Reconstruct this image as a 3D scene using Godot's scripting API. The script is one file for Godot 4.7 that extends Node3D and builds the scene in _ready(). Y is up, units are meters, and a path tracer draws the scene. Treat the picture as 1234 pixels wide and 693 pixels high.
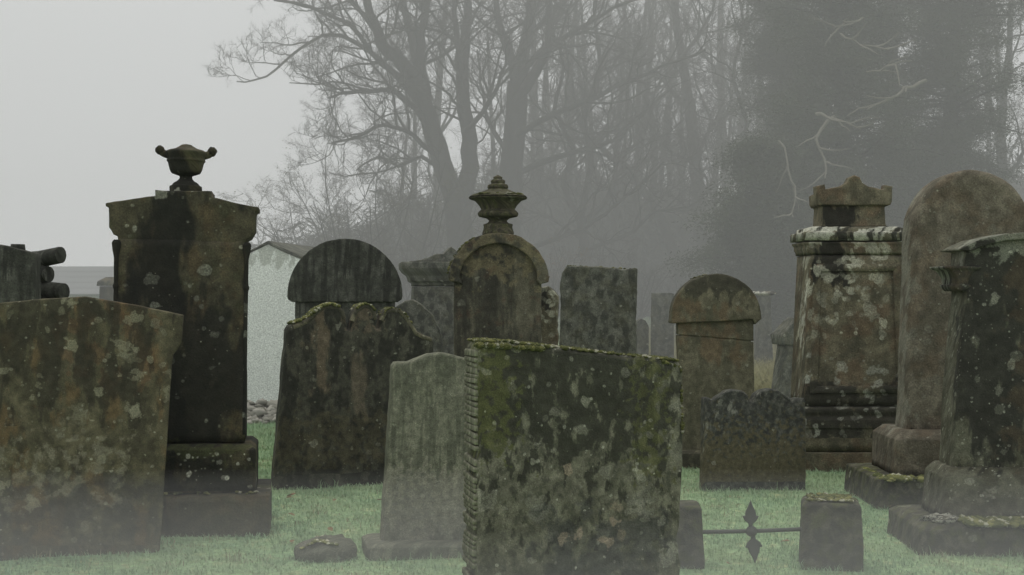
extends Node3D

# The lens of the photograph: focal length in its pixels, its middle, the row of the horizon, eye height in metres.
const F := 1490.0
const CX := 617.0
const HY := 350.0
const EYE := 1.5

var rng := RandomNumberGenerator.new()
var wear := FastNoiseLite.new()
var M := {}
var height_rough: ImageTexture
var names := {}


func _ready():
	rng.seed = 11
	set_camera_and_light()
	wear.seed = 5
	wear.noise_type = FastNoiseLite.TYPE_SIMPLEX_SMOOTH
	wear.frequency = 1.0
	wear.fractal_octaves = 3
	make_materials()
	print("materials ", Time.get_ticks_msec())
	build_ground()
	build_mist()
	print("ground ", Time.get_ticks_msec())
	build_headstones()
	print("stones ", Time.get_ticks_msec())
	build_buildings()
	build_trees()
	print("trees ", Time.get_ticks_msec())
	build_grass()
	build_small_things()
	print("all ", Time.get_ticks_msec())


func set_camera_and_light():
	var cam := Camera3D.new()
	cam.name = "camera"
	cam.fov = 2.0 * rad_to_deg(atan(346.5 / F))
	cam.position = Vector3(0, EYE, 0)
	cam.rotation.x = atan((HY - 346.5) / F)
	cam.near = 0.1
	cam.far = 900.0
	cam.current = true
	add_child(cam)
	var sky_material := ProceduralSkyMaterial.new()
	sky_material.sky_top_color = Color(0.86, 0.865, 0.87)
	sky_material.sky_horizon_color = Color(0.845, 0.85, 0.85)
	sky_material.sky_curve = 0.2
	sky_material.ground_bottom_color = Color(0.25, 0.27, 0.23)
	sky_material.ground_horizon_color = Color(0.6, 0.61, 0.6)
	sky_material.sun_angle_max = 1.0
	sky_material.energy_multiplier = 1.5
	var sky := Sky.new()
	sky.sky_material = sky_material
	var env := Environment.new()
	env.background_mode = Environment.BG_SKY
	env.sky = sky
	env.tonemap_mode = Environment.TONE_MAPPER_LINEAR
	env.tonemap_exposure = 1.0
	env.fog_enabled = true
	env.fog_density = 0.0008
	env.fog_light_color = Color(0.93, 0.95, 0.93)
	env.volumetric_fog_enabled = true
	env.volumetric_fog_density = 0.0
	env.sdfgi_enabled = true
	env.ssao_enabled = true
	env.ssil_enabled = true
	var world := WorldEnvironment.new()
	world.name = "world"
	world.environment = env
	add_child(world)
	var sun := DirectionalLight3D.new()
	sun.name = "sun"
	sun.light_energy = 0.5
	sun.light_angular_distance = 40.0
	sun.light_color = Color(1.0, 0.985, 0.96)
	sun.shadow_enabled = true
	sun.rotation_degrees = Vector3(-74, 200, 0)
	add_child(sun)


# ---------------------------------------------------------------- helpers

func X(px: float, d: float) -> float:
	return (px - CX) * d / F


func Y(py: float, d: float) -> float:
	return EYE - (py - HY) * d / F


func P(px: float, py: float, d: float) -> Vector3:
	return Vector3(X(px, d), Y(py, d), -d)


func numbered(called: String) -> String:
	if not names.has(called):
		names[called] = 0
		return called
	names[called] += 1
	return "%s_%03d" % [called, names[called]]


func thing(called: String, label: String, category: String, at: Vector3, group := "") -> Node3D:
	var o := Node3D.new()
	o.name = numbered(called)
	add_child(o, true)
	o.position = at
	tag(o, label, category, group)
	return o


func tag(o: Node3D, label: String, category: String, group := "", kind := ""):
	o.set_meta("label", label)
	o.set_meta("category", category)
	if group:
		o.set_meta("group", group)
	if kind:
		o.set_meta("kind", kind)


func piece(called: String, mesh: Mesh, mat: Material, parent: Node3D) -> MeshInstance3D:
	var o := MeshInstance3D.new()
	o.name = called
	o.mesh = mesh
	o.material_override = mat
	parent.add_child(o, true)
	return o


func bag() -> Dictionary:
	return {"v": PackedVector3Array(), "i": PackedInt32Array(), "uv": PackedVector2Array()}


# Turns a bag of points and counter-clockwise triangles into a mesh with smooth, area-weighted normals.
func finish(b: Dictionary, w: float) -> ArrayMesh:
	var v: PackedVector3Array = b.v
	var idx: PackedInt32Array = b.i
	var n := PackedVector3Array()
	n.resize(v.size())
	var out := PackedInt32Array()
	out.resize(idx.size())
	for k in range(0, idx.size(), 3):
		var p := idx[k]
		var q := idx[k + 1]
		var r := idx[k + 2]
		var c := (v[q] - v[p]).cross(v[r] - v[p])
		n[p] += c
		n[q] += c
		n[r] += c
		out[k] = p
		out[k + 1] = r
		out[k + 2] = q
	var uv := PackedVector2Array()
	uv.resize(v.size())
	for k in v.size():
		n[k] = n[k].normalized() if n[k].length_squared() > 0.0 else Vector3.UP
		uv[k] = Vector2(0.5 + (v[k].x + v[k].z) / w, 1.0 + (v[k].z - v[k].y) / w)
	var arrays := []
	arrays.resize(Mesh.ARRAY_MAX)
	arrays[Mesh.ARRAY_VERTEX] = v
	arrays[Mesh.ARRAY_NORMAL] = n
	arrays[Mesh.ARRAY_TEX_UV] = uv
	arrays[Mesh.ARRAY_INDEX] = out
	var m := ArrayMesh.new()
	m.add_surface_from_arrays(Mesh.PRIMITIVE_TRIANGLES, arrays)
	return m


func signed_area(p: PackedVector2Array) -> float:
	var s := 0.0
	for k in p.size():
		s += p[k].cross(p[(k + 1) % p.size()])
	return s * 0.5


func dense(p: PackedVector2Array, step: float) -> PackedVector2Array:
	var out := PackedVector2Array()
	for k in p.size():
		var a := p[k]
		var c := p[(k + 1) % p.size()]
		var m := maxi(1, int(round(a.distance_to(c) / step)))
		for j in m:
			out.append(a.lerp(c, float(j) / m))
	return out


# Points of a pixel outline as metres about (middle pixel, ground pixel) at depth d.
func opx(list: Array, mid: float, d: float) -> PackedVector2Array:
	var by := HY + EYE * F / d
	var out := PackedVector2Array()
	for k in range(0, list.size(), 2):
		out.append(Vector2((list[k] - mid) * d / F, (by - list[k + 1]) * d / F))
	return out


func arc(cx: float, cy: float, rx: float, ry: float, a0: float, a1: float, n: int) -> Array:
	var out := []
	for k in n + 1:
		var a := deg_to_rad(lerpf(a0, a1, float(k) / n))
		out.append(cx + cos(a) * rx)
		out.append(cy - sin(a) * ry)
	return out


func worn(p: Vector3, amp: float, salt: float) -> float:
	return amp * (wear.get_noise_3d(p.x * 3.0 + salt, p.y * 3.0, p.z * 3.0) + 0.45 * wear.get_noise_3d(p.x * 11.0, p.y * 11.0 + salt, p.z * 11.0))


# A stone cut to an outline: worn arrises, uneven faces, real thickness. z = 0 is its middle.
func slab_mesh(outline: PackedVector2Array, t: float, w: float, rough := 0.006, bevel := 0.012, cell := 0.035, chips := 0.0) -> ArrayMesh:
	var salt := rng.randf() * 50.0
	var p := dense(outline, cell * 0.8)
	if signed_area(p) < 0.0:
		p.reverse()
	var n := p.size()
	var nor := PackedVector2Array()
	for k in n:
		var e1 := (p[k] - p[(k + n - 1) % n]).normalized()
		var e2 := (p[(k + 1) % n] - p[k]).normalized()
		var e := (e1 + e2)
		nor.append(Vector2(e.y, -e.x).normalized())
	for k in n:
		var q := Vector3(p[k].x, p[k].y, 0.0)
		var o := worn(q, rough * 1.3, salt)
		if chips > 0.0:
			o -= chips * maxf(0.0, wear.get_noise_2d(p[k].x * 4.0 + salt, p[k].y * 4.0) - 0.18) * 3.0
		p[k] += nor[k] * o
	var b := bag()
	var v: PackedVector3Array = b.v
	var ids: PackedInt32Array = b.i
	var rings := []
	rings.append([t * 0.5, bevel])
	rings.append([t * 0.5 - bevel * 0.35, bevel * 0.35])
	rings.append([t * 0.5 - bevel, 0.0])
	var deep := t - 2.0 * bevel
	var m := maxi(1, int(round(deep / cell)))
	for k in range(1, m):
		rings.append([t * 0.5 - bevel - deep * k / m, 0.0])
	rings.append([-t * 0.5 + bevel, 0.0])
	rings.append([-t * 0.5 + bevel * 0.35, bevel * 0.35])
	rings.append([-t * 0.5, bevel])
	for r in rings:
		for k in n:
			var q: Vector2 = p[k] - nor[k] * r[1]
			var s := Vector3(q.x, q.y, r[0])
			var o := worn(s, rough * 0.6, salt + 9.0)
			s += Vector3(nor[k].x * o, nor[k].y * o, worn(s, rough * 0.5, salt + 20.0))
			v.append(s)
	for r in rings.size() - 1:
		for k in n:
			var a := r * n + k
			var c := r * n + (k + 1) % n
			ids.append_array([a, a + n, c, c, a + n, c + n])
	for side in 2:
		var start := 0 if side == 0 else (rings.size() - 1) * n
		var edge := PackedVector2Array()
		for k in n:
			edge.append(Vector2(v[start + k].x, v[start + k].y))
		var pts := edge.duplicate()
		var inner := PackedVector2Array()
		for k in n:
			inner.append(p[k] - nor[k] * (bevel + cell * 0.55))
		var box := Rect2(edge[0], Vector2.ZERO)
		for q in edge:
			box = box.expand(q)
		var step := cell if side == 0 else cell * 2.0
		var where := PackedInt32Array()
		for k in n:
			where.append(start + k)
		var yy := box.position.y
		while yy < box.end.y:
			var xx := box.position.x
			while xx < box.end.x:
				var q := Vector2(xx + rng.randf_range(-0.3, 0.3) * step, yy + rng.randf_range(-0.3, 0.3) * step)
				if Geometry2D.is_point_in_polygon(q, inner):
					pts.append(q)
					var zz := t * 0.5 if side == 0 else -t * 0.5
					var s := Vector3(q.x, q.y, zz)
					where.append(v.size())
					var dz := worn(s, rough * 0.7, salt + 20.0)
					if chips > 0.0:
						var flake := wear.get_noise_2d(q.x * 2.2 + salt, q.y * 2.2 + 7.0)
						dz -= 0.006 * smoothstep(0.12, 0.2, flake)
					s.z += dz if side == 0 else -dz
					v.append(s)
				xx += step
			yy += step
		var tri := Geometry2D.triangulate_delaunay(pts)
		for k in range(0, tri.size(), 3):
			var a := pts[tri[k]]
			var c := pts[tri[k + 1]]
			var e := pts[tri[k + 2]]
			var mid := (a + c + e) / 3.0
			var turn := (c - a).cross(e - a)
			if absf(turn) < 1e-9 or not Geometry2D.is_point_in_polygon(mid, edge):
				continue
			if (turn > 0.0) == (side == 0):
				ids.append_array([where[tri[k]], where[tri[k + 1]], where[tri[k + 2]]])
			else:
				ids.append_array([where[tri[k]], where[tri[k + 2]], where[tri[k + 1]]])
	b.v = v
	b.i = ids
	return finish(b, w)


# A profile of [height, half width, half depth] with every corner slightly rounded.
func soften(profile: Array, by := 0.007, step := 0.05) -> Array:
	var out := []
	for k in profile.size():
		var a := Vector3(profile[k][0], profile[k][1], profile[k][2])
		if k > 0:
			var before := Vector3(profile[k - 1][0], profile[k - 1][1], profile[k - 1][2])
			var l := a.distance_to(before)
			if l > by * 2.5:
				out.append(a.lerp(before, by / l))
			else:
				out.append(a)
		if k < profile.size() - 1:
			var after := Vector3(profile[k + 1][0], profile[k + 1][1], profile[k + 1][2])
			var l := a.distance_to(after)
			var s := a
			if l > by * 2.5:
				s = a.lerp(after, by / l)
				out.append(s)
			var m := int(l / step)
			for j in range(1, m):
				out.append(s.lerp(after, float(j) / m))
		elif k == 0 or profile.size() == 1:
			out.append(a)
	return out


# A stone of rectangular plan that follows a profile upwards: plinths, shafts, cornices.
func block_mesh(profile: Array, w: float, rough := 0.004, corner := 0.012, step := 0.05, shear := Vector2.ZERO) -> ArrayMesh:
	var salt := rng.randf() * 50.0
	var rings := soften(profile, 0.007, step)
	var b := bag()
	var v: PackedVector3Array = b.v
	var ids: PackedInt32Array = b.i
	var wide := 0.0
	var far := 0.0
	for r in rings:
		wide = maxf(wide, r.y)
		far = maxf(far, r.z)
	var nx := maxi(2, int(wide * 2.0 / step))
	var nz := maxi(2, int(far * 2.0 / step))
	var plan := []
	for k in nx + 1:
		plan.append([lerpf(-1, 1, float(k) / nx), 1.0, 0, 1])
	for k in nz + 1:
		plan.append([1.0, lerpf(1, -1, float(k) / nz), 1, 0])
	for k in nx + 1:
		plan.append([lerpf(1, -1, float(k) / nx), -1.0, 0, -1])
	for k in nz + 1:
		plan.append([-1.0, lerpf(-1, 1, float(k) / nz), -1, 0])
	var n := plan.size()
	for r in rings:
		for q in plan:
			var s := Vector3(q[0] * r.y, r.x, q[1] * r.z)
			if q[3] != 0:
				s.x = clampf(s.x, -r.y + corner, r.y - corner)
			else:
				s.z = clampf(s.z, -r.z + corner, r.z - corner)
			var o := worn(s, rough, salt)
			s += Vector3(q[2], 0, q[3]) * o
			s.y += worn(s + Vector3(5, 5, 5), rough * 0.5, salt)
			s.x += shear.x * r.x
			s.z += shear.y * r.x
			v.append(s)
	for r in rings.size() - 1:
		for k in n:
			var a := r * n + k
			var c := r * n + (k + 1) % n
			ids.append_array([a, c, a + n, c, c + n, a + n])
	for side in 2:
		var start := 0 if side == 0 else (rings.size() - 1) * n
		var mid := Vector3.ZERO
		for k in n:
			mid += v[start + k] / n
		var base := v.size()
		for ring in [0.66, 0.33]:
			for k in n:
				var s := mid.lerp(v[start + k], ring)
				s.y += worn(s, rough, salt)
				v.append(s)
		v.append(mid)
		for k in n:
			var j := (k + 1) % n
			var a := start + k
			var c := start + j
			var l := [[a, c, base + k], [c, base + j, base + k], [base + k, base + j, base + n + k], [base + j, base + n + j, base + n + k], [base + n + k, base + n + j, base + 2 * n]]
			for f in l:
				ids.append_array(f if side == 1 else [f[0], f[2], f[1]])
	b.v = v
	b.i = ids
	return finish(b, w)


# Turned shapes: profile of [height, radius].
func lathe_mesh(profile: Array, w: float, sides := 28, rough := 0.003) -> ArrayMesh:
	var salt := rng.randf() * 50.0
	var p := []
	for r in profile:
		p.append([r[0], r[1], r[1]])
	var rings := soften(p, 0.005, 0.025)
	var b := bag()
	var v: PackedVector3Array = b.v
	var ids: PackedInt32Array = b.i
	for r in rings:
		for k in sides:
			var a := TAU * k / sides
			var s := Vector3(cos(a) * r.y, r.x, -sin(a) * r.y)
			s += Vector3(cos(a), 0.3, -sin(a)) * worn(s, rough, salt)
			v.append(s)
	for r in rings.size() - 1:
		for k in sides:
			var a: int = r * sides + k
			var c: int = r * sides + (k + 1) % sides
			ids.append_array([a, c, a + sides, c, c + sides, a + sides])
	var low := v.size()
	v.append(Vector3(0, rings[0].x, 0))
	v.append(Vector3(0, rings[-1].x, 0))
	for k in sides:
		var j := (k + 1) % sides
		ids.append_array([low, j, k])
		ids.append_array([low + 1, (rings.size() - 1) * sides + k, (rings.size() - 1) * sides + j])
	b.v = v
	b.i = ids
	return finish(b, w)


func lump_mesh(salt: float, uneven := 0.25, rows := 7, cols := 11) -> ArrayMesh:
	var b := bag()
	var v: PackedVector3Array = b.v
	var ids: PackedInt32Array = b.i
	for r in rows + 1:
		for k in cols:
			var a := PI * r / rows
			var e := TAU * k / cols
			var s := Vector3(sin(a) * cos(e), cos(a), -sin(a) * sin(e))
			s *= 1.0 + uneven * wear.get_noise_3d(s.x * 1.5 + salt, s.y * 1.5, s.z * 1.5) + 0.6 * uneven * wear.get_noise_3d(s.x * 4.0, s.y * 4.0 + salt, s.z * 4.0)
			v.append(s)
	for r in rows:
		for k in cols:
			var a := r * cols + k
			var c := r * cols + (k + 1) % cols
			ids.append_array([a, a + cols, c, c, a + cols, c + cols])
	b.v = v
	b.i = ids
	return finish(b, 2.0)


# A tube along points; writes into a bag that keeps its own normals.
func tube(b: Dictionary, pts: PackedVector3Array, r0: float, r1: float, sides: int):
	var n := pts.size()
	var start: int = b.v.size()
	var ref := Vector3(0.31, 0.2, 0.93)
	for k in n:
		var t := (pts[mini(k + 1, n - 1)] - pts[maxi(k - 1, 0)]).normalized()
		var u := t.cross(ref).normalized()
		var w := t.cross(u)
		var r := lerpf(r0, r1, float(k) / (n - 1))
		for j in sides:
			var a := TAU * j / sides
			b.v.append(pts[k] + (u * cos(a) + w * sin(a)) * r)
	for k in n - 1:
		for j in sides:
			var a: int = start + k * sides + j
			var c: int = start + k * sides + (j + 1) % sides
			b.i.append_array([a, c, a + sides, c, c + sides, a + sides])


func scatter(called: String, mesh: Mesh, mat: Material, parent: Node3D, where: Array, tints := PackedColorArray()) -> MultiMeshInstance3D:
	var mm := MultiMesh.new()
	mm.transform_format = MultiMesh.TRANSFORM_3D
	mm.use_colors = tints.size() > 0
	mm.mesh = mesh
	mm.instance_count = where.size()
	for k in where.size():
		mm.set_instance_transform(k, where[k])
		if tints.size() > 0:
			mm.set_instance_color(k, tints[k])
	var o := MultiMeshInstance3D.new()
	o.name = called
	o.multimesh = mm
	o.material_override = mat
	o.set_meta("kind", "stuff")
	parent.add_child(o, true)
	return o


# ---------------------------------------------------------------- materials

func noise_bytes(size: int, s: int, freq: float, stretch := 1.0, octaves := 4, kind := FastNoiseLite.TYPE_SIMPLEX_SMOOTH) -> PackedByteArray:
	var n := FastNoiseLite.new()
	n.seed = s
	n.noise_type = kind
	n.frequency = freq / size
	n.fractal_octaves = octaves
	if octaves > 6:
		n.fractal_gain = 0.6
	var im := n.get_image(size, maxi(8, int(size / stretch)))
	if im.get_height() != size:
		im.resize(size, size, Image.INTERPOLATE_BILINEAR)
	im.convert(Image.FORMAT_L8)
	return im.get_data()


func rgb(c: Array) -> Vector3:
	return Vector3(c[0], c[1], c[2])


# Stone colour: a mottled ground, then layers of noise-edged stains (each a dictionary: c colour, f cycles, s vertical stretch, t threshold, w softness, k strength, box in metres, b how much the box counts), then lichen rosettes and specks.
func stone_texture(s: int, size: int, w: float, c0: Array, c1: Array, layers: Array, lichen: Array, gain: float, sat: float, mottle: float) -> ImageTexture:
	var n := size * size
	var low := noise_bytes(size, s, 5.0, 1.3, 5)
	var grain := noise_bytes(size, s + 1, size / 3.5, 1.0, 2)
	var blotch := noise_bytes(size, s + 2, 22.0, 1.0, 4)
	var r := PackedFloat32Array()
	var g := PackedFloat32Array()
	var bl := PackedFloat32Array()
	r.resize(n)
	g.resize(n)
	bl.resize(n)
	for k in n:
		var f := clampf((low[k] * 0.65 + blotch[k] * 0.35) / 255.0 * 1.6 - 0.3, 0.0, 1.0)
		r[k] = lerpf(c0[0], c1[0], f)
		g[k] = lerpf(c0[1], c1[1], f)
		bl[k] = lerpf(c0[2], c1[2], f)
	var ln := 3
	for l in layers:
		ln += 1
		var nb := noise_bytes(size, s * 7 + ln, l.f, l.get("s", 1.0), 7)
		var t: float = l.t * 255.0
		var soft: float = (l.get("w", 0.08) + 0.02) * 255.0
		var kk: float = l.k
		var cr: float = l.c[0]
		var cg: float = l.c[1]
		var cb: float = l.c[2]
		var boxed: bool = l.has("box")
		var x0 := 0
		var x1 := size
		var y0 := 0
		var y1 := size
		var bx0 := 0.0
		var bx1 := 0.0
		var by0 := 0.0
		var by1 := 0.0
		var feather := 1.0
		var count := 0.0
		if boxed:
			var q: Array = l.box
			bx0 = (0.5 + q[0] / w) * size
			bx1 = (0.5 + q[1] / w) * size
			by1 = (1.0 - q[2] / w) * size
			by0 = (1.0 - q[3] / w) * size
			feather = l.get("e", 0.07) / w * size
			count = l.get("b", 1.0) * 255.0
			x0 = clampi(int(bx0 - feather * 2), 0, size)
			x1 = clampi(int(bx1 + feather * 2), 0, size)
			y0 = clampi(int(by0 - feather * 2), 0, size)
			y1 = clampi(int(by1 + feather * 2), 0, size)
		for y in range(y0, y1):
			var vy := 1.0
			if boxed:
				vy = clampf(minf(y - by0, by1 - y) / feather, -1.0, 1.0)
			for x in range(x0, x1):
				var k := y * size + x
				var f: float = nb[k]
				if boxed:
					f += count * 0.5 * minf(vy, clampf(minf(x - bx0, bx1 - x) / feather, -1.0, 1.0))
				var a := clampf((f - t) / soft + 0.5, 0.0, 1.0) * kk
				if a > 0.01:
					a *= 0.75 + grain[k] * 0.00098
					r[k] += (cr - r[k]) * a
					g[k] += (cg - g[k]) * a
					bl[k] += (cb - bl[k]) * a
	var lr := RandomNumberGenerator.new()
	lr.seed = s * 13 + 1
	for l in lichen:
		var count: int = int(l.n * 2.2)
		for q in count:
			var rad: float = lerpf(l.r0, l.r1, pow(lr.randf(), 2.2)) / w * size
			var box: Array = l.get("box", [-w * 0.5, w * 0.5, 0.0, w])
			var px := (0.5 + lr.randf_range(box[0], box[1]) / w) * size
			var py := (1.0 - lr.randf_range(box[2], box[3]) / w) * size
			var shade := lr.randf_range(0.85, 1.2)
			var kk: float = l.k * lr.randf_range(0.45, 1.0)
			var squash := lr.randf_range(0.7, 1.3)
			for y in range(maxi(0, int(py - rad * 2.0)), mini(size, int(py + rad * 2.0) + 1)):
				for x in range(maxi(0, int(px - rad * 2.0)), mini(size, int(px + rad * 2.0) + 1)):
					var k := y * size + x
					var dd := Vector2((x - px) * squash, y - py).length() / rad + (blotch[k] - 128) / 255.0 * 2.3 + (grain[k] - 128) / 255.0 * 0.35
					var a := clampf((1.0 - dd) * 7.0, 0.0, 1.0) * kk * (0.6 + grain[k] / 255.0 * 0.6)
					if a > 0.02:
						a = minf(a, 1.0)
						r[k] += (l.c[0] * shade - r[k]) * a
						g[k] += (l.c[1] * shade - g[k]) * a
						bl[k] += (l.c[2] * shade - bl[k]) * a
	var out := PackedByteArray()
	out.resize(n * 3)
	for k in n * 9 / 100:
		var q := lr.randi() % n
		var up := lr.randf_range(1.1, 1.35) if k % 3 == 0 else lr.randf_range(0.7, 0.92)
		r[q] *= up
		g[q] *= up
		bl[q] *= up
	for k in n:
		var f := (0.83 - mottle * 0.5 + grain[k] / 255.0 * 0.34 + blotch[k] / 255.0 * mottle) * gain
		var m := (r[k] + g[k] + bl[k]) / 3.0
		out[k * 3] = clampi(int(lerpf(m, r[k], sat) * f), 0, 255)
		out[k * 3 + 1] = clampi(int(lerpf(m, g[k], sat) * f * 1.01), 0, 255)
		out[k * 3 + 2] = clampi(int(lerpf(m, bl[k], sat) * f * 0.95), 0, 255)
	return ImageTexture.create_from_image(Image.create_from_data(size, size, false, Image.FORMAT_RGB8, out))


func stone(s: int, size: int, w: float, c0: Array, c1: Array, layers: Array, lichen: Array, relief := 0.9, gain := 0.87, sat := 0.62, mottle := 0.3) -> StandardMaterial3D:
	var m := StandardMaterial3D.new()
	m.resource_name = "stone"
	m.albedo_texture = stone_texture(s, size, w, c0, c1, layers, lichen, gain, sat, mottle)
	m.roughness = 0.93
	m.metallic_specular = 0.3
	m.heightmap_enabled = true
	m.heightmap_texture = height_rough
	m.heightmap_scale = relief
	return m


func plain(c: Color, rough := 0.9) -> StandardMaterial3D:
	var m := StandardMaterial3D.new()
	m.albedo_color = c
	m.roughness = rough
	m.metallic_specular = 0.3
	return m


func height_image(s: int, freqs: Array, weights: Array) -> ImageTexture:
	var size := 512
	var data := PackedByteArray()
	data.resize(size * size)
	var a := noise_bytes(size, s, freqs[0], 1.0, 5)
	var b := noise_bytes(size, s + 1, freqs[1], 1.0, 3)
	for k in size * size:
		data[k] = clampi(int(a[k] * weights[0] + b[k] * weights[1]), 0, 255)
	return ImageTexture.create_from_image(Image.create_from_data(size, size, false, Image.FORMAT_L8, data))


func make_materials():
	height_rough = height_image(3, [26.0, 200.0], [0.6, 0.4])
	var pale := [168, 168, 152]
	var white := [205, 204, 196]
	var moss := [84, 92, 40]
	var black := [36, 36, 32]
	# low, wide slab with a shallow gable: brown, rusty, blotched
	M.slab = stone(21, 704, 1.6, [92, 86, 62], [112, 104, 78], [
		{"c": [70, 66, 50], "f": 9.0, "s": 1.6, "t": 0.5, "w": 0.25, "k": 0.75},
		{"c": [128, 92, 52], "f": 7.0, "s": 2.5, "t": 0.64, "w": 0.16, "k": 0.6},
		{"c": [118, 78, 50], "f": 12.0, "s": 1.5, "t": 0.7, "w": 0.12, "k": 0.5, "box": [-0.1, 0.5, 0.9, 1.5], "b": 0.3},
		{"c": [54, 52, 42], "f": 10.0, "s": 3.0, "t": 0.58, "w": 0.12, "k": 0.7, "box": [-0.6, 0.45, 0.8, 1.6], "b": 0.25},
		{"c": [140, 134, 116], "f": 16.0, "s": 1.0, "t": 0.72, "w": 0.14, "k": 0.7, "box": [-0.5, 0.4, 0.15, 0.62], "b": 0.3},
		{"c": [62, 60, 58], "f": 9.0, "s": 1.0, "t": 0.66, "w": 0.15, "k": 0.6, "box": [-0.6, 0.6, 0.0, 0.4], "b": 0.4}],
		[{"n": 45, "r0": 0.012, "r1": 0.05, "c": [150, 146, 122], "k": 0.65}, {"n": 160, "r0": 0.003, "r1": 0.01, "c": pale, "k": 0.7}])
	# tall monument with urn: brown shoulders, a black wet band down the middle
	M.urn_tall = stone(33, 576, 2.5, [74, 70, 52], [92, 84, 62], [
		{"c": [96, 74, 46], "f": 10.0, "s": 1.5, "t": 0.6, "w": 0.2, "k": 0.6},
		{"c": [60, 66, 40], "f": 9.0, "t": 0.66, "w": 0.2, "k": 0.5},
		{"c": [34, 35, 32], "f": 12.0, "s": 3.0, "t": 0.55, "w": 0.25, "k": 0.94, "box": [-0.12, 0.24, 0.0, 2.3], "b": 1.1, "e": 0.2},
		{"c": [38, 39, 36], "f": 9.0, "s": 2.0, "t": 0.5, "w": 0.16, "k": 0.85, "box": [-0.7, 0.7, 0.0, 1.2], "b": 0.7, "e": 0.4},
		{"c": [80, 88, 44], "f": 20.0, "t": 0.58, "w": 0.15, "k": 0.7, "box": [-0.7, 0.7, 0.2, 0.34], "b": 0.6}],
		[{"n": 26, "r0": 0.008, "r1": 0.035, "c": [140, 142, 132], "k": 0.8, "box": [-0.45, 0.45, 0.5, 2.1]}, {"n": 120, "r0": 0.003, "r1": 0.009, "c": pale, "k": 0.8},
		{"n": 26, "r0": 0.008, "r1": 0.022, "c": white, "k": 0.95, "box": [-0.6, 0.6, -0.28, 0.0]}, {"n": 26, "r0": 0.006, "r1": 0.02, "c": white, "k": 0.95, "box": [-0.2, 0.9, 0.06, 0.24]}, {"n": 4, "r0": 0.04, "r1": 0.07, "c": [158, 158, 148], "k": 0.9, "box": [-0.03, 0.05, 1.92, 2.02]}])
	# big front slab: grey, black weathered crust above, moss
	M.front = stone(47, 704, 1.5, [100, 100, 85], [118, 115, 99], [
		{"c": [84, 84, 70], "f": 14.0, "s": 1.5, "t": 0.52, "w": 0.2, "k": 0.7},
		{"c": [46, 47, 40], "f": 18.0, "s": 2.0, "t": 0.5, "w": 0.09, "k": 0.85, "box": [-0.42, 0.5, 0.72, 1.4], "b": 0.42, "e": 0.2},
		{"c": [58, 59, 51], "f": 28.0, "s": 1.5, "t": 0.62, "w": 0.2, "k": 0.6},
		{"c": [64, 66, 70], "f": 9.0, "t": 0.6, "w": 0.12, "k": 0.6, "box": [-0.1, 0.5, 0.1, 0.5], "b": 0.4},
		{"c": [88, 92, 44], "f": 26.0, "t": 0.6, "w": 0.14, "k": 0.85, "box": [-0.5, -0.18, 0.75, 1.4], "b": 0.5},
		{"c": [88, 90, 46], "f": 26.0, "t": 0.66, "w": 0.14, "k": 0.8, "box": [0.3, 0.5, 0.6, 1.4], "b": 0.5}],
		[{"n": 34, "r0": 0.012, "r1": 0.05, "c": [150, 148, 136], "k": 0.6}, {"n": 4, "r0": 0.02, "r1": 0.035, "c": [160, 136, 118], "k": 0.8, "box": [0.0, 0.3, 0.3, 0.7]}, {"n": 220, "r0": 0.002, "r1": 0.008, "c": [170, 170, 160], "k": 0.75}], 1.1, 0.94)
	# slender grey-green stone, paler patch low down
	M.slender = stone(58, 384, 1.3, [116, 118, 100], [132, 132, 114], [
		{"c": [86, 90, 76], "f": 22.0, "s": 8.0, "t": 0.5, "w": 0.2, "k": 0.7},
		{"c": [152, 146, 132], "f": 14.0, "s": 2.0, "t": 0.52, "w": 0.1, "k": 0.7, "box": [-0.3, 0.4, 0.02, 0.42], "b": 0.8, "e": 0.12},
		{"c": [100, 100, 98], "f": 24.0, "t": 0.66, "w": 0.2, "k": 0.5, "box": [-0.2, 0.1, 0.05, 0.42], "b": 0.3}],
		[{"n": 60, "r0": 0.003, "r1": 0.012, "c": pale, "k": 0.45}], 0.7)
	# three-humped dark stone with two red-brown flayed bands
	M.lobed = stone(64, 512, 1.6, [70, 70, 60], [86, 84, 72], [
		{"c": [44, 45, 40], "f": 10.0, "s": 2.0, "t": 0.48, "w": 0.16, "k": 0.8},
		{"c": [136, 112, 88], "f": 12.0, "s": 3.0, "t": 0.56, "w": 0.25, "k": 0.75, "box": [-0.24, -0.1, 0.62, 1.3], "b": 0.7, "e": 0.06},
		{"c": [126, 108, 88], "f": 12.0, "s": 3.0, "t": 0.6, "w": 0.25, "k": 0.7, "box": [0.06, 0.2, 0.42, 0.95], "b": 0.7, "e": 0.06},
		{"c": [124, 104, 84], "f": 14.0, "s": 1.2, "t": 0.64, "w": 0.12, "k": 0.7, "box": [0.0, 0.3, 1.08, 1.4], "b": 0.6},
		{"c": [92, 82, 56], "f": 18.0, "t": 0.58, "w": 0.14, "k": 0.6, "box": [-0.7, 0.7, 0.05, 0.45], "b": 0.4}],
		[{"n": 120, "r0": 0.003, "r1": 0.01, "c": pale, "k": 0.7}, {"n": 14, "r0": 0.01, "r1": 0.03, "c": pale, "k": 0.5}])
	# dark grey round-headed stone with rain streaks
	M.dark = stone(71, 384, 2.0, [78, 80, 76], [94, 95, 90], [
		{"c": [46, 47, 45], "f": 24.0, "s": 9.0, "t": 0.52, "w": 0.16, "k": 0.8}, {"c": [60, 62, 56], "f": 8.0, "t": 0.5, "w": 0.2, "k": 0.6}],
		[{"n": 40, "r0": 0.003, "r1": 0.012, "c": pale, "k": 0.5}], 0.7)
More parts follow.
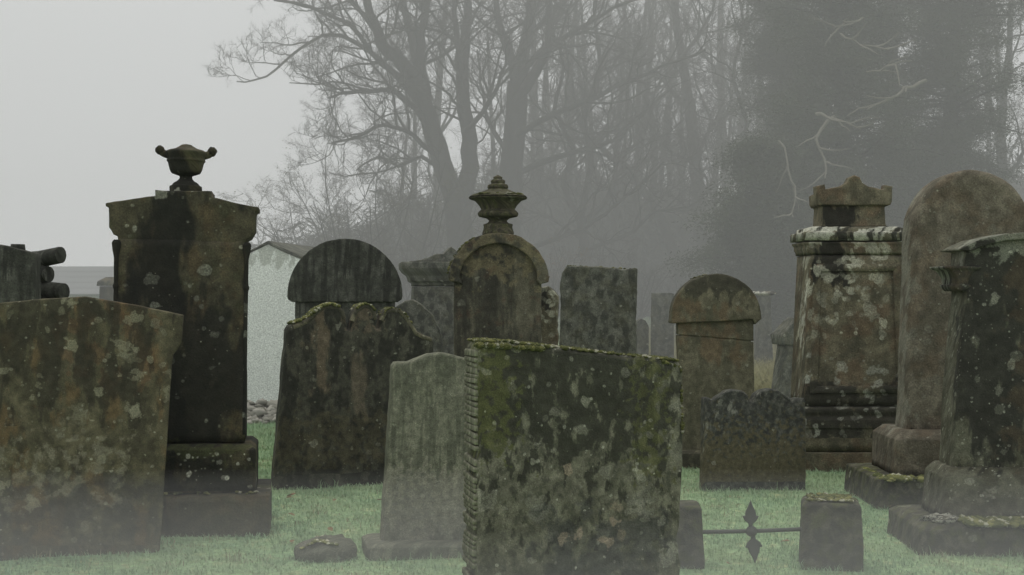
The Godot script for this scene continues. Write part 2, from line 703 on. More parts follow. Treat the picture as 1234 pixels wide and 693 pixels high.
	# buff sandstone with streaks and yellow lichen on its shoulders
	M.buff = stone(83, 512, 2.5, [108, 100, 78], [126, 118, 94], [
		{"c": [84, 80, 64], "f": 12.0, "s": 3.0, "t": 0.52, "w": 0.2, "k": 0.7},
		{"c": [52, 51, 45], "f": 14.0, "s": 5.0, "t": 0.52, "w": 0.3, "k": 0.8, "box": [-0.2, 0.2, 0.6, 1.98], "b": 0.5, "e": 0.15},
		{"c": [150, 128, 78], "f": 16.0, "t": 0.58, "w": 0.16, "k": 0.7, "box": [-0.6, 0.6, 1.5, 1.98], "b": 0.3},
		{"c": [110, 72, 50], "f": 12.0, "t": 0.72, "w": 0.12, "k": 0.5}],
		[{"n": 40, "r0": 0.006, "r1": 0.03, "c": pale, "k": 0.55}, {"n": 120, "r0": 0.003, "r1": 0.009, "c": pale, "k": 0.6}], 0.9, 0.82, 0.48)
	# mossy turned stone of the lidded urn
	M.mossy = stone(88, 384, 1.0, [86, 78, 62], [104, 96, 74], [
		{"c": [48, 46, 40], "f": 14.0, "t": 0.5, "w": 0.2, "k": 0.7}, {"c": moss, "f": 18.0, "t": 0.6, "w": 0.14, "k": 0.7}],
		[{"n": 80, "r0": 0.004, "r1": 0.016, "c": [160, 162, 140], "k": 0.7}])
	# grey speckled stones further back
	M.grey = stone(95, 384, 1.8, [104, 106, 100], [124, 124, 116], [
		{"c": [66, 68, 64], "f": 14.0, "s": 2.0, "t": 0.52, "w": 0.16, "k": 0.75}, {"c": [94, 92, 72], "f": 8.0, "t": 0.6, "w": 0.2, "k": 0.5}],
		[{"n": 70, "r0": 0.004, "r1": 0.02, "c": [164, 164, 154], "k": 0.7}])
	# greenish brown round-headed stone
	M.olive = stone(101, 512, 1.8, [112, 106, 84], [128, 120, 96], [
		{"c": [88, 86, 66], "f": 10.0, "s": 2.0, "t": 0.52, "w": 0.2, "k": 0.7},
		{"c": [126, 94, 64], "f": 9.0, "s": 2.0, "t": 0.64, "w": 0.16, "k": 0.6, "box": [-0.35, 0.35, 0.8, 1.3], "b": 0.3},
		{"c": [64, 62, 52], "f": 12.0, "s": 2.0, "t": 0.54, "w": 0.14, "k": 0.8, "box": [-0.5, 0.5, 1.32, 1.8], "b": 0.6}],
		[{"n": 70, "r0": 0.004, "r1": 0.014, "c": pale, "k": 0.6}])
	# double-humped stone: slate grey above, brown green below
	M.twin = stone(113, 384, 1.0, [88, 90, 88], [104, 104, 98], [
		{"c": [54, 56, 56], "f": 16.0, "s": 1.3, "t": 0.44, "w": 0.3, "k": 0.8},
		{"c": [112, 100, 66], "f": 18.0, "t": 0.5, "w": 0.2, "k": 0.8, "box": [-0.6, 0.6, -0.3, 0.36], "b": 0.6, "e": 0.22},
		{"c": [152, 152, 144], "f": 12.0, "s": 2.5, "t": 0.8, "w": 0.06, "k": 0.7, "box": [-0.35, 0.1, 0.35, 0.7], "b": 0.3}],
		[{"n": 20, "r0": 0.004, "r1": 0.022, "c": [176, 176, 166], "k": 0.7}])
	# panelled monument: brown with pale rosettes
	M.panel = stone(121, 512, 2.6, [112, 102, 80], [128, 118, 96], [
		{"c": [82, 78, 64], "f": 12.0, "s": 1.5, "t": 0.52, "w": 0.2, "k": 0.7},
		{"c": [120, 88, 66], "f": 8.0, "t": 0.6, "w": 0.2, "k": 0.55},
		{"c": [40, 40, 37], "f": 12.0, "s": 2.5, "t": 0.58, "w": 0.1, "k": 0.9, "box": [-0.12, 0.14, 1.3, 2.1], "b": 0.9, "e": 0.1},
		{"c": [50, 50, 46], "f": 12.0, "t": 0.5, "w": 0.14, "k": 0.8, "box": [-0.8, 0.8, 0.0, 0.45], "b": 0.7, "e": 0.14}],
		[{"n": 60, "r0": 0.015, "r1": 0.06, "c": [180, 178, 162], "k": 0.85, "box": [-0.5, 0.5, 0.85, 1.75]}, {"n": 26, "r0": 0.01, "r1": 0.04, "c": white, "k": 0.9, "box": [-0.42, -0.2, 1.0, 1.4]}, {"n": 40, "r0": 0.01, "r1": 0.045, "c": [170, 172, 166], "k": 0.8, "box": [-0.6, 0.6, 0.0, 0.72]}, {"n": 160, "r0": 0.004, "r1": 0.01, "c": pale, "k": 0.7}])
	# the same stone under white bird lime
	M.limed = stone(127, 384, 1.2, [110, 104, 86], [128, 120, 100], [
		{"c": [215, 214, 208], "f": 3.5, "t": 0.46, "w": 0.04, "k": 0.92}, {"c": [48, 48, 44], "f": 8.0, "s": 3.0, "t": 0.62, "w": 0.1, "k": 0.9}],
		[{"n": 40, "r0": 0.004, "r1": 0.02, "c": pale, "k": 0.7}])
	# tall arched stone: pinkish brown, left edge painted pale as if lit
	M.arch = stone(137, 512, 2.5, [124, 110, 92], [140, 126, 108], [
		{"c": [96, 86, 70], "f": 9.0, "s": 1.5, "t": 0.52, "w": 0.2, "k": 0.7},
		{"c": [130, 98, 72], "f": 8.0, "t": 0.62, "w": 0.2, "k": 0.5},
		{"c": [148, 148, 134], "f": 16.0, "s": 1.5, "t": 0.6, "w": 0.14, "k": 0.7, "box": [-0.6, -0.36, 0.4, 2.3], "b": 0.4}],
		[{"n": 60, "r0": 0.01, "r1": 0.05, "c": [158, 156, 142], "k": 0.55}, {"n": 200, "r0": 0.004, "r1": 0.011, "c": pale, "k": 0.7}], 0.9, 0.8, 0.5)
	# right-hand stone: dark middle, top painted pale as if lit, many specks
	M.specked = stone(149, 704, 2.0, [92, 92, 78], [110, 108, 92], [
		{"c": [70, 66, 52], "f": 9.0, "t": 0.52, "w": 0.2, "k": 0.7},
		{"c": [44, 44, 42], "f": 10.0, "s": 2.5, "t": 0.52, "w": 0.14, "k": 0.85, "box": [-0.28, 0.2, 0.4, 1.7], "b": 0.7, "e": 0.15},
		{"c": [104, 80, 58], "f": 8.0, "t": 0.66, "w": 0.16, "k": 0.5, "box": [0.0, 0.5, 0.4, 1.7], "b": 0.4},
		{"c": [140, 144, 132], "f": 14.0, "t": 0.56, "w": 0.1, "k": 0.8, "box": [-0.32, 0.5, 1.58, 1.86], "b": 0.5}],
		[{"n": 50, "r0": 0.008, "r1": 0.03, "c": [160, 160, 148], "k": 0.65}, {"n": 650, "r0": 0.003, "r1": 0.009, "c": [172, 174, 164], "k": 0.75}])
	# base stones with moss
	M.base = stone(157, 384, 1.6, [88, 86, 72], [104, 100, 84], [
		{"c": [54, 54, 48], "f": 10.0, "t": 0.5, "w": 0.16, "k": 0.8}, {"c": moss, "f": 12.0, "t": 0.6, "w": 0.16, "k": 0.7}],
		[{"n": 60, "r0": 0.005, "r1": 0.025, "c": pale, "k": 0.7}])
	M.tooled = stone(172, 256, 1.0, [120, 120, 102], [140, 138, 120], [{"c": [84, 84, 66], "f": 12.0, "t": 0.56, "w": 0.1, "k": 0.7}], [], 0.6)  # paler than the slab, so its side face looks lit
	M.moss = plain(Color(1, 1, 1), 1.0)
	M.moss.vertex_color_use_as_albedo = true
	M.plaster = stone(163, 384, 2.6, [218, 220, 228], [226, 228, 236], [
		{"c": [150, 152, 150], "f": 16.0, "s": 2.0, "t": 0.6, "w": 0.12, "k": 0.6, "box": [-1.5, 1.5, 0.3, 0.75], "b": 0.5}], [], 0.2, 0.97, 1.0, 0.03)
	M.slate = M.grey
	M.pale_roof = plain(Color(0.55, 0.56, 0.56), 0.8)
	M.iron = plain(Color(0.28, 0.29, 0.27), 0.7)
	M.bark = plain(Color(0.27, 0.265, 0.24), 0.95)
	var bark_noise := FastNoiseLite.new()
	bark_noise.seed = 4
	bark_noise.frequency = 0.02
	var ramp := Gradient.new()
	ramp.set_color(0, Color(0.5, 0.5, 0.45))
	ramp.set_color(1, Color(1, 1, 1))
	var bt := NoiseTexture2D.new()
	bt.noise = bark_noise
	bt.width = 256
	bt.height = 256
	bt.seamless = true
	bt.color_ramp = ramp
	M.bark.albedo_texture = bt
	M.bark.uv1_triplanar = true
	M.bark.uv1_scale = Vector3(0.8, 0.35, 0.8)
	M.twig = plain(Color(0.29, 0.275, 0.25), 0.95)
	M.leaf = plain(Color(1, 1, 1), 0.85)
	M.leaf.vertex_color_use_as_albedo = true
	M.leaf.backlight_enabled = true
	M.leaf.backlight = Color(0.35, 0.35, 0.35)
	M.dead_branch = plain(Color(0.46, 0.45, 0.41), 0.9)
	# turf
	var size := 512
	var a := noise_bytes(size, 201, 9.0, 1.0, 5)
	var b := noise_bytes(size, 202, 90.0, 1.0, 4)
	var c := noise_bytes(size, 203, 26.0, 1.0, 4)
	var data := PackedByteArray()
	data.resize(size * size * 3)
	for k in size * size:
		var f := a[k] / 255.0
		var gr := 0.75 + b[k] / 255.0 * 0.5
		var dry := clampf((c[k] / 255.0 - 0.6) * 3.0, 0.0, 0.6)
		data[k * 3] = int(clampf((lerpf(122, 138, f) + dry * 30) * gr, 0, 255))
		data[k * 3 + 1] = int(clampf((lerpf(148, 160, f) + dry * 6) * gr, 0, 255))
		data[k * 3 + 2] = int(clampf((lerpf(112, 118, f) + dry * 6) * gr, 0, 255))
	M.turf = StandardMaterial3D.new()
	M.turf.albedo_texture = ImageTexture.create_from_image(Image.create_from_data(size, size, false, Image.FORMAT_RGB8, data))
	M.turf.uv1_triplanar = true
	M.turf.uv1_world_triplanar = true
	M.turf.uv1_scale = Vector3(0.21, 0.21, 0.21)
	M.turf.roughness = 1.0
	M.turf.metallic_specular = 0.1
	M.grass = plain(Color(1, 1, 1), 0.9)
	M.grass.vertex_color_use_as_albedo = true
	M.grass.backlight_enabled = true
	M.grass.backlight = Color(0.4, 0.4, 0.4)


# ---------------------------------------------------------------- ground and mist

func ground_height(x: float, z: float) -> float:
	var d := -z
	var h := 0.022 * wear.get_noise_2d(x * 0.35, z * 0.35) + 0.008 * wear.get_noise_2d(x * 1.7 + 30.0, z * 1.7)
	h += 0.25 * smoothstep(22.0, 45.0, d)
	return h


func build_ground():
	var b := bag()
	var xs := PackedFloat32Array()
	var zs := PackedFloat32Array()
	var x := -14.0
	for e in [-260.0, -180.0, -120.0, -80.0, -50.0, -32.0, -20.0]:
		xs.append(e)
	while x <= 14.0:
		xs.append(x)
		x += 0.2
	for e in [20.0, 32.0, 50.0, 80.0, 120.0, 180.0, 260.0]:
		xs.append(e)
	for e in [30.0, 12.0, 4.0]:
		zs.append(e)
	var z := 1.0
	while z >= -30.0:
		zs.append(z)
		z -= 0.2
	for e in [-34.0, -38.0, -44.0, -52.0, -64.0, -80.0, -110.0, -160.0, -260.0]:
		zs.append(e)
	for zz in zs:
		for xx in xs:
			b.v.append(Vector3(xx, ground_height(xx, zz), zz))
	var w := xs.size()
	for r in zs.size() - 1:
		for k in w - 1:
			var a := r * w + k
			b.i.append_array([a, a + 1, a + w, a + 1, a + w + 1, a + w])
	var o := piece("ground", finish(b, 4.0), M.turf, self)
	tag(o, "short damp green turf between the gravestones", "ground", "", "structure")


func mist(called: String, label: String, at: Vector3, size: Vector3, density: float, shape := RenderingServer.FOG_VOLUME_SHAPE_BOX):
	var f := FogVolume.new()
	f.name = called
	f.shape = shape
	f.size = size
	f.position = at
	var m := FogMaterial.new()
	m.albedo = Color(0.97, 0.985, 0.97)
	m.density = density
	f.material = m
	add_child(f)
	tag(f, label, "mist", "", "stuff")


func build_mist():
	mist("mist_bank", "pale mist hanging in front of the bare trees", Vector3(0, 7.4, -31.0), Vector3(64, 15.0, 38.0), 0.025)
	mist("ground_mist", "thin low mist lying on the turf", Vector3(0, 0.2, -5.05), Vector3(30, 0.7, 3.1), 0.112)


# ---------------------------------------------------------------- gravestones

func memorial(called: String, label: String, mid: float, d: float, turn := 0.0, roll := 0.0, lean := 0.0, group := "") -> Node3D:
	var o := thing(called, label, "gravestone", Vector3(X(mid, d), 0, -d), group)
	o.rotation_degrees = Vector3(lean, turn, roll)
	return o


# Cushions of moss along a line of points (local), each lying on what is under it.
func moss_on(parent: Node3D, line: Array, width: float, count: int, big: float, salt: int, thick := 0.5, bright := 1.0):
	var r := RandomNumberGenerator.new()
	r.seed = salt
	var where := []
	var tints := PackedColorArray()
	for k in count:
		var f := r.randf() * (line.size() - 1)
		var i := mini(int(f), line.size() - 2)
		var p: Vector3 = line[i].lerp(line[i + 1], f - i)
		if wear.get_noise_2d(p.x * 5.0 + salt, p.y * 5.0) < -0.12 and r.randf() < 0.85:
			continue
		p.z += r.randf_range(-0.5, 0.5) * width
		var s := big * lerpf(0.25, 1.0, pow(r.randf(), 2.0))
		var t := Basis(Vector3.UP, r.randf() * TAU).scaled(Vector3(s, s * thick, s) * r.randf_range(0.8, 1.2))
		where.append(Transform3D(t, p))
		var c := Color(0.035, 0.042, 0.014).lerp(Color(0.12, 0.12, 0.045), pow(r.randf(), 1.6))
		if r.randf() < 0.12:
			c = Color(0.2, 0.2, 0.15)
		tints.append(Color(c.r * bright, c.g * bright, c.b * bright))
	scatter("moss", M.moss_mesh, M.moss, parent, where, tints)


func build_headstones():
	M.moss_mesh = lump_mesh(4.0, 0.55, 7, 11)
	var o: Node3D
	var d: float

	# --- wide low slab, shallow gable with cut shoulders
	d = 7.0
	o = memorial("gable_slab", "wide brown blotched slab with shallow gabled top and notched shoulders", 84.0, d, 17.0, -3.2, 0.0)
	var hw := 0.545
	var ol := PackedVector2Array([Vector2(-0.49, -0.15), Vector2(0.49, -0.15), Vector2(0.495, 1.12), Vector2(0.5, 1.16), Vector2(0.52, 1.19), Vector2(0.542, 1.23), Vector2(hw, 1.25), Vector2(hw, 1.39), Vector2(0.27, 1.437), Vector2(0, 1.47), Vector2(-0.27, 1.437), Vector2(-hw, 1.39), Vector2(-hw, 1.25), Vector2(-0.52, 1.19), Vector2(-0.495, 1.14)])
	piece("slab", slab_mesh(ol, 0.14, 1.6, 0.0022, 0.01, 0.03), M.slab, o)

	# --- tall monument with a handled urn
	d = 7.84
	o = memorial("urn_monument", "tall black-streaked monument with a two-handled urn on its gabled head", 217.0, d, 10.0, -0.9)
	piece("base_step", block_mesh([[-0.1, 0.565, 0.36], [0.255, 0.56, 0.35]], 2.5, 0.008, 0.02), M.urn_tall, o)
	piece("plinth", block_mesh([[0.25, 0.475, 0.27], [0.52, 0.47, 0.265], [0.555, 0.43, 0.225]], 2.5, 0.005), M.urn_tall, o)
	piece("shaft", block_mesh([[0.55, 0.40, 0.19], [1.82, 0.385, 0.18]], 2.5, 0.004), M.urn_tall, o)
	ol = PackedVector2Array([Vector2(-0.385, 1.8), Vector2(0.385, 1.8), Vector2(0.390, 1.825), Vector2(0.414, 1.835), Vector2(0.428, 1.86), Vector2(0.440, 1.88), Vector2(0.444, 2.0), Vector2(0.462, 2.01), Vector2(0.461, 2.03), Vector2(0.169, 2.085), Vector2(0.169, 2.12), Vector2(-0.169, 2.12), Vector2(-0.169, 2.085), Vector2(-0.461, 2.03), Vector2(-0.462, 2.01), Vector2(-0.444, 2.0), Vector2(-0.440, 1.88), Vector2(-0.428, 1.86), Vector2(-0.414, 1.835), Vector2(-0.390, 1.825)])
	piece("gabled_head", slab_mesh(ol, 0.358, 2.5, 0.004, 0.008, 0.03), M.urn_tall, o)
	for s in [-1, 1]:
		var col := piece("corner_colonnette", lathe_mesh([[0.6, 0.013], [1.3, 0.013], [1.5, 0.013], [1.52, 0.021], [1.54, 0.013], [1.7, 0.013], [1.74, 0.022], [1.79, 0.028], [1.81, 0.013]], 2.5, 12, 0.002), M.urn_tall, o)
		col.position = Vector3(s * 0.392, 0, 0.178)
	var urn := piece("urn", lathe_mesh([[2.11, 0.0], [2.112, 0.1], [2.16, 0.1], [2.165, 0.085], [2.18, 0.075], [2.195, 0.05], [2.21, 0.038], [2.225, 0.038], [2.232, 0.06], [2.242, 0.088], [2.262, 0.1], [2.315, 0.113], [2.32, 0.123], [2.335, 0.115], [2.365, 0.128], [2.38, 0.13], [2.39, 0.108], [2.4, 0.07], [2.415, 0.045], [2.425, 0.03], [2.43, 0.0]], 2.5, 28, 0.004), M.urn_tall, o)
	for s in [-1, 1]:
		var hb := bag()
		tube(hb, PackedVector3Array([Vector3(s * 0.09, 2.352, 0), Vector3(s * 0.118, 2.358, 0), Vector3(s * 0.138, 2.366, 0), Vector3(s * 0.158, 2.38, 0)]), 0.024, 0.024, 10)
		var handle := piece("handle", finish(hb, 2.5), M.urn_tall, urn)
		var curl := piece("curl", lump_mesh(12.0 + s, 0.2, 8, 12), M.urn_tall, urn)
		curl.position = Vector3(s * 0.16, 2.386, 0)
		curl.scale = Vector3(0.03, 0.03, 0.034)
	moss_on(o, [Vector3(-0.55, 0.262, 0.31), Vector3(0.55, 0.262, 0.31)], 0.08, 70, 0.02, 31)

	# --- dark slanted stone and the log-shaped monument at the frame's left edge
	d = 8.9
	o = memorial("slanted_headstone", "dark grey granular headstone with a slanting top edge", 2.0, d, 8.0)
	ol = PackedVector2Array([Vector2(-0.5, -0.1), Vector2(0.26, -0.1), Vector2(0.25, 1.765), Vector2(0.0, 1.83), Vector2(-0.5, 1.93)])
	piece("slab", slab_mesh(ol, 0.18, 2.0, 0.004, 0.008, 0.04), M.dark, o)
	piece("block", block_mesh([[1.8, 0.045, 0.05], [1.86, 0.04, 0.045]], 2.0, 0.004), M.dark, o).position = Vector3(0.11, -0.02, 0)
	d = 9.3
	o = memorial("log_monument", "dark monument carved as stacked logs beside the granular headstone", 48.0, d)
	var logs := [[Vector3(-0.25, 1.72, -0.06), Vector3(0.0, 1.735, 0.0), Vector3(0.175, 1.765, 0.06), 0.062], [Vector3(-0.25, 1.62, 0.0), Vector3(-0.05, 1.62, 0.02), Vector3(0.08, 1.62, 0.04), 0.06], [Vector3(-0.25, 1.52, -0.06), Vector3(0.0, 1.51, 0.0), Vector3(0.2, 1.49, 0.06), 0.064]]
	for l in logs:
		var lb := bag()
		tube(lb, PackedVector3Array([l[0] - Vector3(0.01, 0, 0), l[0], l[1], l[2], l[2] + Vector3(0.006, 0, 0.002)]), l[3] * 1.05, l[3], 14)
		var cap: int = lb.v.size()
		lb.v.append(l[2] + Vector3(0.008, 0, 0.002))
		for k in 14:
			lb.i.append_array([cap - 14 + k, cap - 14 + (k + 1) % 14, cap])
		piece("log", finish(lb, 2.0), M.dark, o)
	piece("pedestal", block_mesh([[-0.1, 0.3, 0.3], [0.3, 0.3, 0.3], [0.32, 0.2, 0.2], [1.44, 0.14, 0.14]], 2.0, 0.006), M.dark, o)
	piece("core", block_mesh([[1.42, 0.08, 0.06], [1.7, 0.05, 0.05]], 2.0, 0.01), M.dark, o)

	# --- dark round-headed stone
	d = 12.0
	o = memorial("round_headed_stone", "dark grey rain-streaked stone with a broad semicircular head", 416.0, d, 5.0)
	piece("shaft", slab_mesh(opx([357, 556, 476, 556, 476, 360, 357, 360], 416, d), 0.2, 2.0, 0.004, 0.012, 0.05), M.dark, o)
	piece("semicircular_head", slab_mesh(opx([354, 364, 349, 361] + arc(416.5, 357, 68.5, 69.0, 180, 0, 28) + [484, 361, 479, 364], 416, d), 0.26, 2.0, 0.004, 0.012, 0.05), M.dark, o)

	# --- three-humped stone
	d = 9.6
	o = memorial("humped_stone", "dark stone with three mossy humps along its top", 425.0, d, 19.0, 0.0, -1.5)
	var humps := [326, 600, 330, 560, 345, 396, 348, 391, 358, 388, 370, 383, 378, 374, 387, 368, 397, 366, 406, 367, 410, 371, 414, 381, 417, 397, 420, 397, 423, 380, 427, 371, 432, 367, 438, 365, 445, 367, 450, 375, 453, 396, 456, 396, 459, 380, 463, 373, 470, 370, 480, 372, 488, 378, 495, 388, 502, 399, 511, 404, 521, 407, 524, 414, 522, 600]
	piece("slab", slab_mesh(opx(humps, 425, d), 0.2, 1.6, 0.004, 0.034, 0.03, 0.003), M.lobed, o)
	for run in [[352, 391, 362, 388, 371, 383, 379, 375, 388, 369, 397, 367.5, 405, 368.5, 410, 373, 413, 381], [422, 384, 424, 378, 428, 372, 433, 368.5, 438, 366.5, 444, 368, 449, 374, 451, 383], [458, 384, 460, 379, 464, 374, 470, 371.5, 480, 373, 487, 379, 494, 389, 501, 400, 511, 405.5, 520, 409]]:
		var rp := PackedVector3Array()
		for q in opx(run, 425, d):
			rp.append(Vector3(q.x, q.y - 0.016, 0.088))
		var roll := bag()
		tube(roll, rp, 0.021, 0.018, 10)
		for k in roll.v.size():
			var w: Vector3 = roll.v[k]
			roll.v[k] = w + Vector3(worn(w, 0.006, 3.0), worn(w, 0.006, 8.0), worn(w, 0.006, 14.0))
		piece("lit_rim_roll", finish(roll, 1.6), M.olive, o)  # rim in paler stone than the slab: lit hump tops put into colour
	var line := []
	for q in opx([350, 389, 370, 382, 380, 373, 390, 368, 397, 366, 406, 369], 425, d):
		line.append(Vector3(q.x, q.y, 0.0))
	moss_on(o, line, 0.22, 1800, 0.018, 32, 0.7, 1.4)
	line = []
	for q in opx([426, 373, 432, 368, 438, 366, 445, 368, 450, 374], 425, d):
		line.append(Vector3(q.x, q.y, 0.0))
	moss_on(o, line, 0.22, 600, 0.014, 33, 0.7, 1.4)
	line = []
	for q in opx([460, 380, 464, 374, 470, 371, 480, 373, 488, 379, 496, 390], 425, d):
		line.append(Vector3(q.x, q.y, 0.0))
	moss_on(o, line, 0.22, 500, 0.013, 47, 0.7, 1.2)

	# --- pale gabled stone and cornice pedestal behind
	d = 13.0
	o = memorial("gabled_stone", "small pale rough stone with a pointed top behind the humped stone", 498.0, d, 3.0)
	piece("slab", slab_mesh(opx([466, 545, 466, 384, 476, 371, 488, 363, 498, 361, 510, 367, 522, 380, 530, 398, 533, 414, 533, 545], 498, d), 0.16, 1.8, 0.01, 0.012, 0.05, 0.01), M.grey, o)
	d = 13.8
	o = memorial("corniced_pedestal", "grey pedestal monument with a heavy moulded cornice and broken pediment", 533.0, d, 7.0)
	piece("pedestal", block_mesh([[-0.1, 0.45, 0.4], [0.25, 0.45, 0.4], [0.28, 0.38, 0.34], [1.55, 0.33, 0.3]], 1.8, 0.004), M.grey, o)
	piece("cornice", block_mesh([[1.54, 0.335, 0.3], [1.58, 0.335, 0.3], [1.6, 0.37, 0.34], [1.66, 0.39, 0.36], [1.7, 0.44, 0.4], [1.74, 0.47, 0.43], [1.8, 0.475, 0.435], [1.815, 0.46, 0.42]], 1.8, 0.005), M.grey, o)
	ol = PackedVector2Array([Vector2(-0.4, 1.81), Vector2(0.44, 1.81), Vector2(0.42, 1.86), Vector2(0.2, 1.92), Vector2(0.08, 1.98), Vector2(0.0, 1.9), Vector2(-0.08, 1.9), Vector2(-0.16, 1.86)])
	piece("pediment", slab_mesh(ol, 0.5, 1.8, 0.008, 0.012, 0.05, 0.01), M.grey, o)

	# --- arched sandstone with the lidded urn
	d = 10.5
	o = memorial("arched_urn_stone", "buff round-arched stone crowned by a mossy lidded urn", 600.0, d, 3.0)
	piece("shaft", slab_mesh(opx([547, 580, 651, 580, 651, 340] + arc(600, 338, 50, 50, 0, 180, 20) + [547, 340], 600, d), 0.24, 2.5, 0.004, 0.012, 0.04), M.buff, o)
	var band: Array = [558, 343, 541, 339, 540, 332] + arc(600, 338, 60, 57, 175, 5, 26) + [661, 333, 659, 340, 649, 343, 645, 336] + arc(600, 338, 46, 44, 5, 175, 20) + [556, 337]
	piece("arch_hood", slab_mesh(opx(band, 600, d), 0.36, 2.5, 0.006, 0.012, 0.03, 0.004), M.buff, o)
	var top := Y(281, d)
	urn = piece("urn", lathe_mesh([[-0.03, 0.13], [0.0, 0.135], [0.03, 0.125], [0.05, 0.12], [0.075, 0.125], [0.085, 0.09], [0.105, 0.075], [0.125, 0.1], [0.14, 0.165], [0.165, 0.175], [0.185, 0.16], [0.2, 0.14], [0.24, 0.165], [0.275, 0.2], [0.29, 0.245], [0.305, 0.25]], 1.0, 32, 0.005), M.mossy, o)
	urn.position.y = top
	var lid := piece("lid", lathe_mesh([[0.3, 0.25], [0.318, 0.235], [0.345, 0.15], [0.375, 0.08], [0.385, 0.09], [0.41, 0.085], [0.42, 0.055], [0.43, 0.062], [0.45, 0.058], [0.46, 0.035], [0.475, 0.04], [0.495, 0.0]], 1.0, 28, 0.006), M.mossy, urn)
	var circle := []
	for k in 25:
		circle.append(Vector3(cos(k * TAU / 24) * 0.2, top + 0.325, sin(k * TAU / 24) * 0.2))
	moss_on(o, circle, 0.09, 220, 0.022, 34)
	line = []
	for k in 13:
		var a := deg_to_rad(lerpf(105, 172, k / 12.0))
		line.append(Vector3(cos(a) * 0.425, Y(338, d) + sin(a) * 0.405, 0.0))
	moss_on(o, line, 0.34, 120, 0.02, 35)

	# --- brown stub beside it, rough-topped square stone
	d = 11.2
	o = memorial("stub_stone", "narrow brown broken stone between the arched stone and the square one", 652.0, d, -6.0)
	piece("slab", slab_mesh(opx([636, 560, 672, 560, 673, 358, 668, 351, 661, 345, 652, 346, 640, 350], 652, d), 0.16, 2.5, 0.008, 0.012, 0.045, 0.01), M.panel, o)
	d = 12.0
	o = memorial("square_stone", "grey speckled square-topped stone with a ragged mossy top edge", 720.0, d, -8.0, -0.6)
	piece("slab", slab_mesh(opx([674, 556, 765, 556, 765, 324, 745, 323, 700, 321, 690, 320, 681, 322, 676, 330, 674, 345], 720, d), 0.2, 1.8, 0.007, 0.016, 0.04, 0.008), M.grey, o)
	moss_on(o, [Vector3(-0.3, 1.735, 0), Vector3(0.36, 1.71, 0)], 0.18, 90, 0.02, 36)

	# --- large slab in front, tooled side
	d = 5.2
	o = memorial("mossy_slab", "large grey lichened slab with moss along its worn top and tooled side", 690.0, d, 15.5, 0.0, 0.5)
	ol = PackedVector2Array([Vector2(-0.448, -0.1), Vector2(0.45, -0.1), Vector2(0.452, 0.6), Vector2(0.455, 1.176), Vector2(0.43, 1.204), Vector2(0.2, 1.231), Vector2(-0.1, 1.266), Vector2(-0.34, 1.296), Vector2(-0.42, 1.298), Vector2(-0.435, 1.271), Vector2(-0.44, 0.7)])
	piece("slab", slab_mesh(ol, 0.2, 1.5, 0.007, 0.018, 0.024, 0.012), M.front, o)
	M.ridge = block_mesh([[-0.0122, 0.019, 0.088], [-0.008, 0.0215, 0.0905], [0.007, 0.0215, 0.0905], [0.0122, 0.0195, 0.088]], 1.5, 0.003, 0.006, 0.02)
	var y := 0.1
	for k in 60:
		var tall := rng.randf_range(0.65, 1.35)
		y += 0.0124 * tall
		if y > 1.255:
			break
		if rng.randf() < 0.13:
			y += 0.0126 * tall
			continue
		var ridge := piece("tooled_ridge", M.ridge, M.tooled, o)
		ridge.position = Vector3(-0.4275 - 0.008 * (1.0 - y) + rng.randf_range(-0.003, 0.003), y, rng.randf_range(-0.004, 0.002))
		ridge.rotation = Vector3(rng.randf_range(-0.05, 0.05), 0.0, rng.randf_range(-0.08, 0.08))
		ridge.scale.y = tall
		y += 0.0126 * tall
	moss_on(o, [Vector3(-0.43, 1.294, 0), Vector3(-0.34, 1.296, 0), Vector3(-0.1, 1.266, 0), Vector3(0.2, 1.231, 0), Vector3(0.43, 1.206, 0)], 0.19, 4200, 0.012, 37, 0.6)
	moss_on(o, [Vector3(-0.44, 1.281, 0.09), Vector3(-0.34, 1.276, 0.098), Vector3(-0.16, 1.262, 0.098)], 0.025, 1100, 0.012, 38, 0.9)
	moss_on(o, [Vector3(0.36, 1.204, 0.09), Vector3(0.445, 1.176, 0.09), Vector3(0.452, 0.9, 0.095)], 0.02, 500, 0.009, 39, 0.9)

	# --- slender stone with its own plinth
	d = 7.15
	o = memorial("slender_stone", "slender grey-green stone with softly curved top on a low plinth", 517.0, d, 12.0, -1.2)
	piece("slab", slab_mesh(opx([457, 662, 464, 520, 467, 441, 470, 437, 486, 436, 498, 431, 510, 426, 522, 424, 535, 425, 550, 429, 560, 431, 575, 433, 577, 440, 576, 662], 517, d), 0.13, 1.3, 0.003, 0.016, 0.028, 0.002), M.slender, o)
	piece("plinth", block_mesh([[-0.1, 0.38, 0.2], [0.055, 0.375, 0.19], [0.075, 0.34, 0.16]], 1.3, 0.008, 0.02), M.slender, o)

	# --- round-headed olive stone, cracked across
	d = 10.6
	o = memorial("hooded_stone", "olive brown stone with overhanging round head and a crack across", 862.0, d, -3.0, 0.4)
	piece("base", block_mesh([[-0.1, 0.42, 0.22], [0.13, 0.41, 0.21], [0.15, 0.37, 0.17]], 1.8, 0.006), M.olive, o)
	piece("shaft", slab_mesh(opx([818, 545, 908, 545, 907, 420, 907, 412, 880, 409, 850, 407, 817, 404], 862, d), 0.2, 1.8, 0.004, 0.008, 0.035), M.olive, o)
	piece("core", slab_mesh(opx([821, 440, 904, 440, 904, 372, 821, 372], 862, d), 0.18, 1.8, 0.002, 0.006, 0.06), M.olive, o)
	piece("upper_stone", slab_mesh(opx([817, 402.6, 850, 405.6, 880, 407.6, 907, 410.6, 907, 380, 890, 350, 862, 345, 832, 352, 817, 382], 862, d), 0.2, 1.8, 0.004, 0.008, 0.035), M.olive, o)
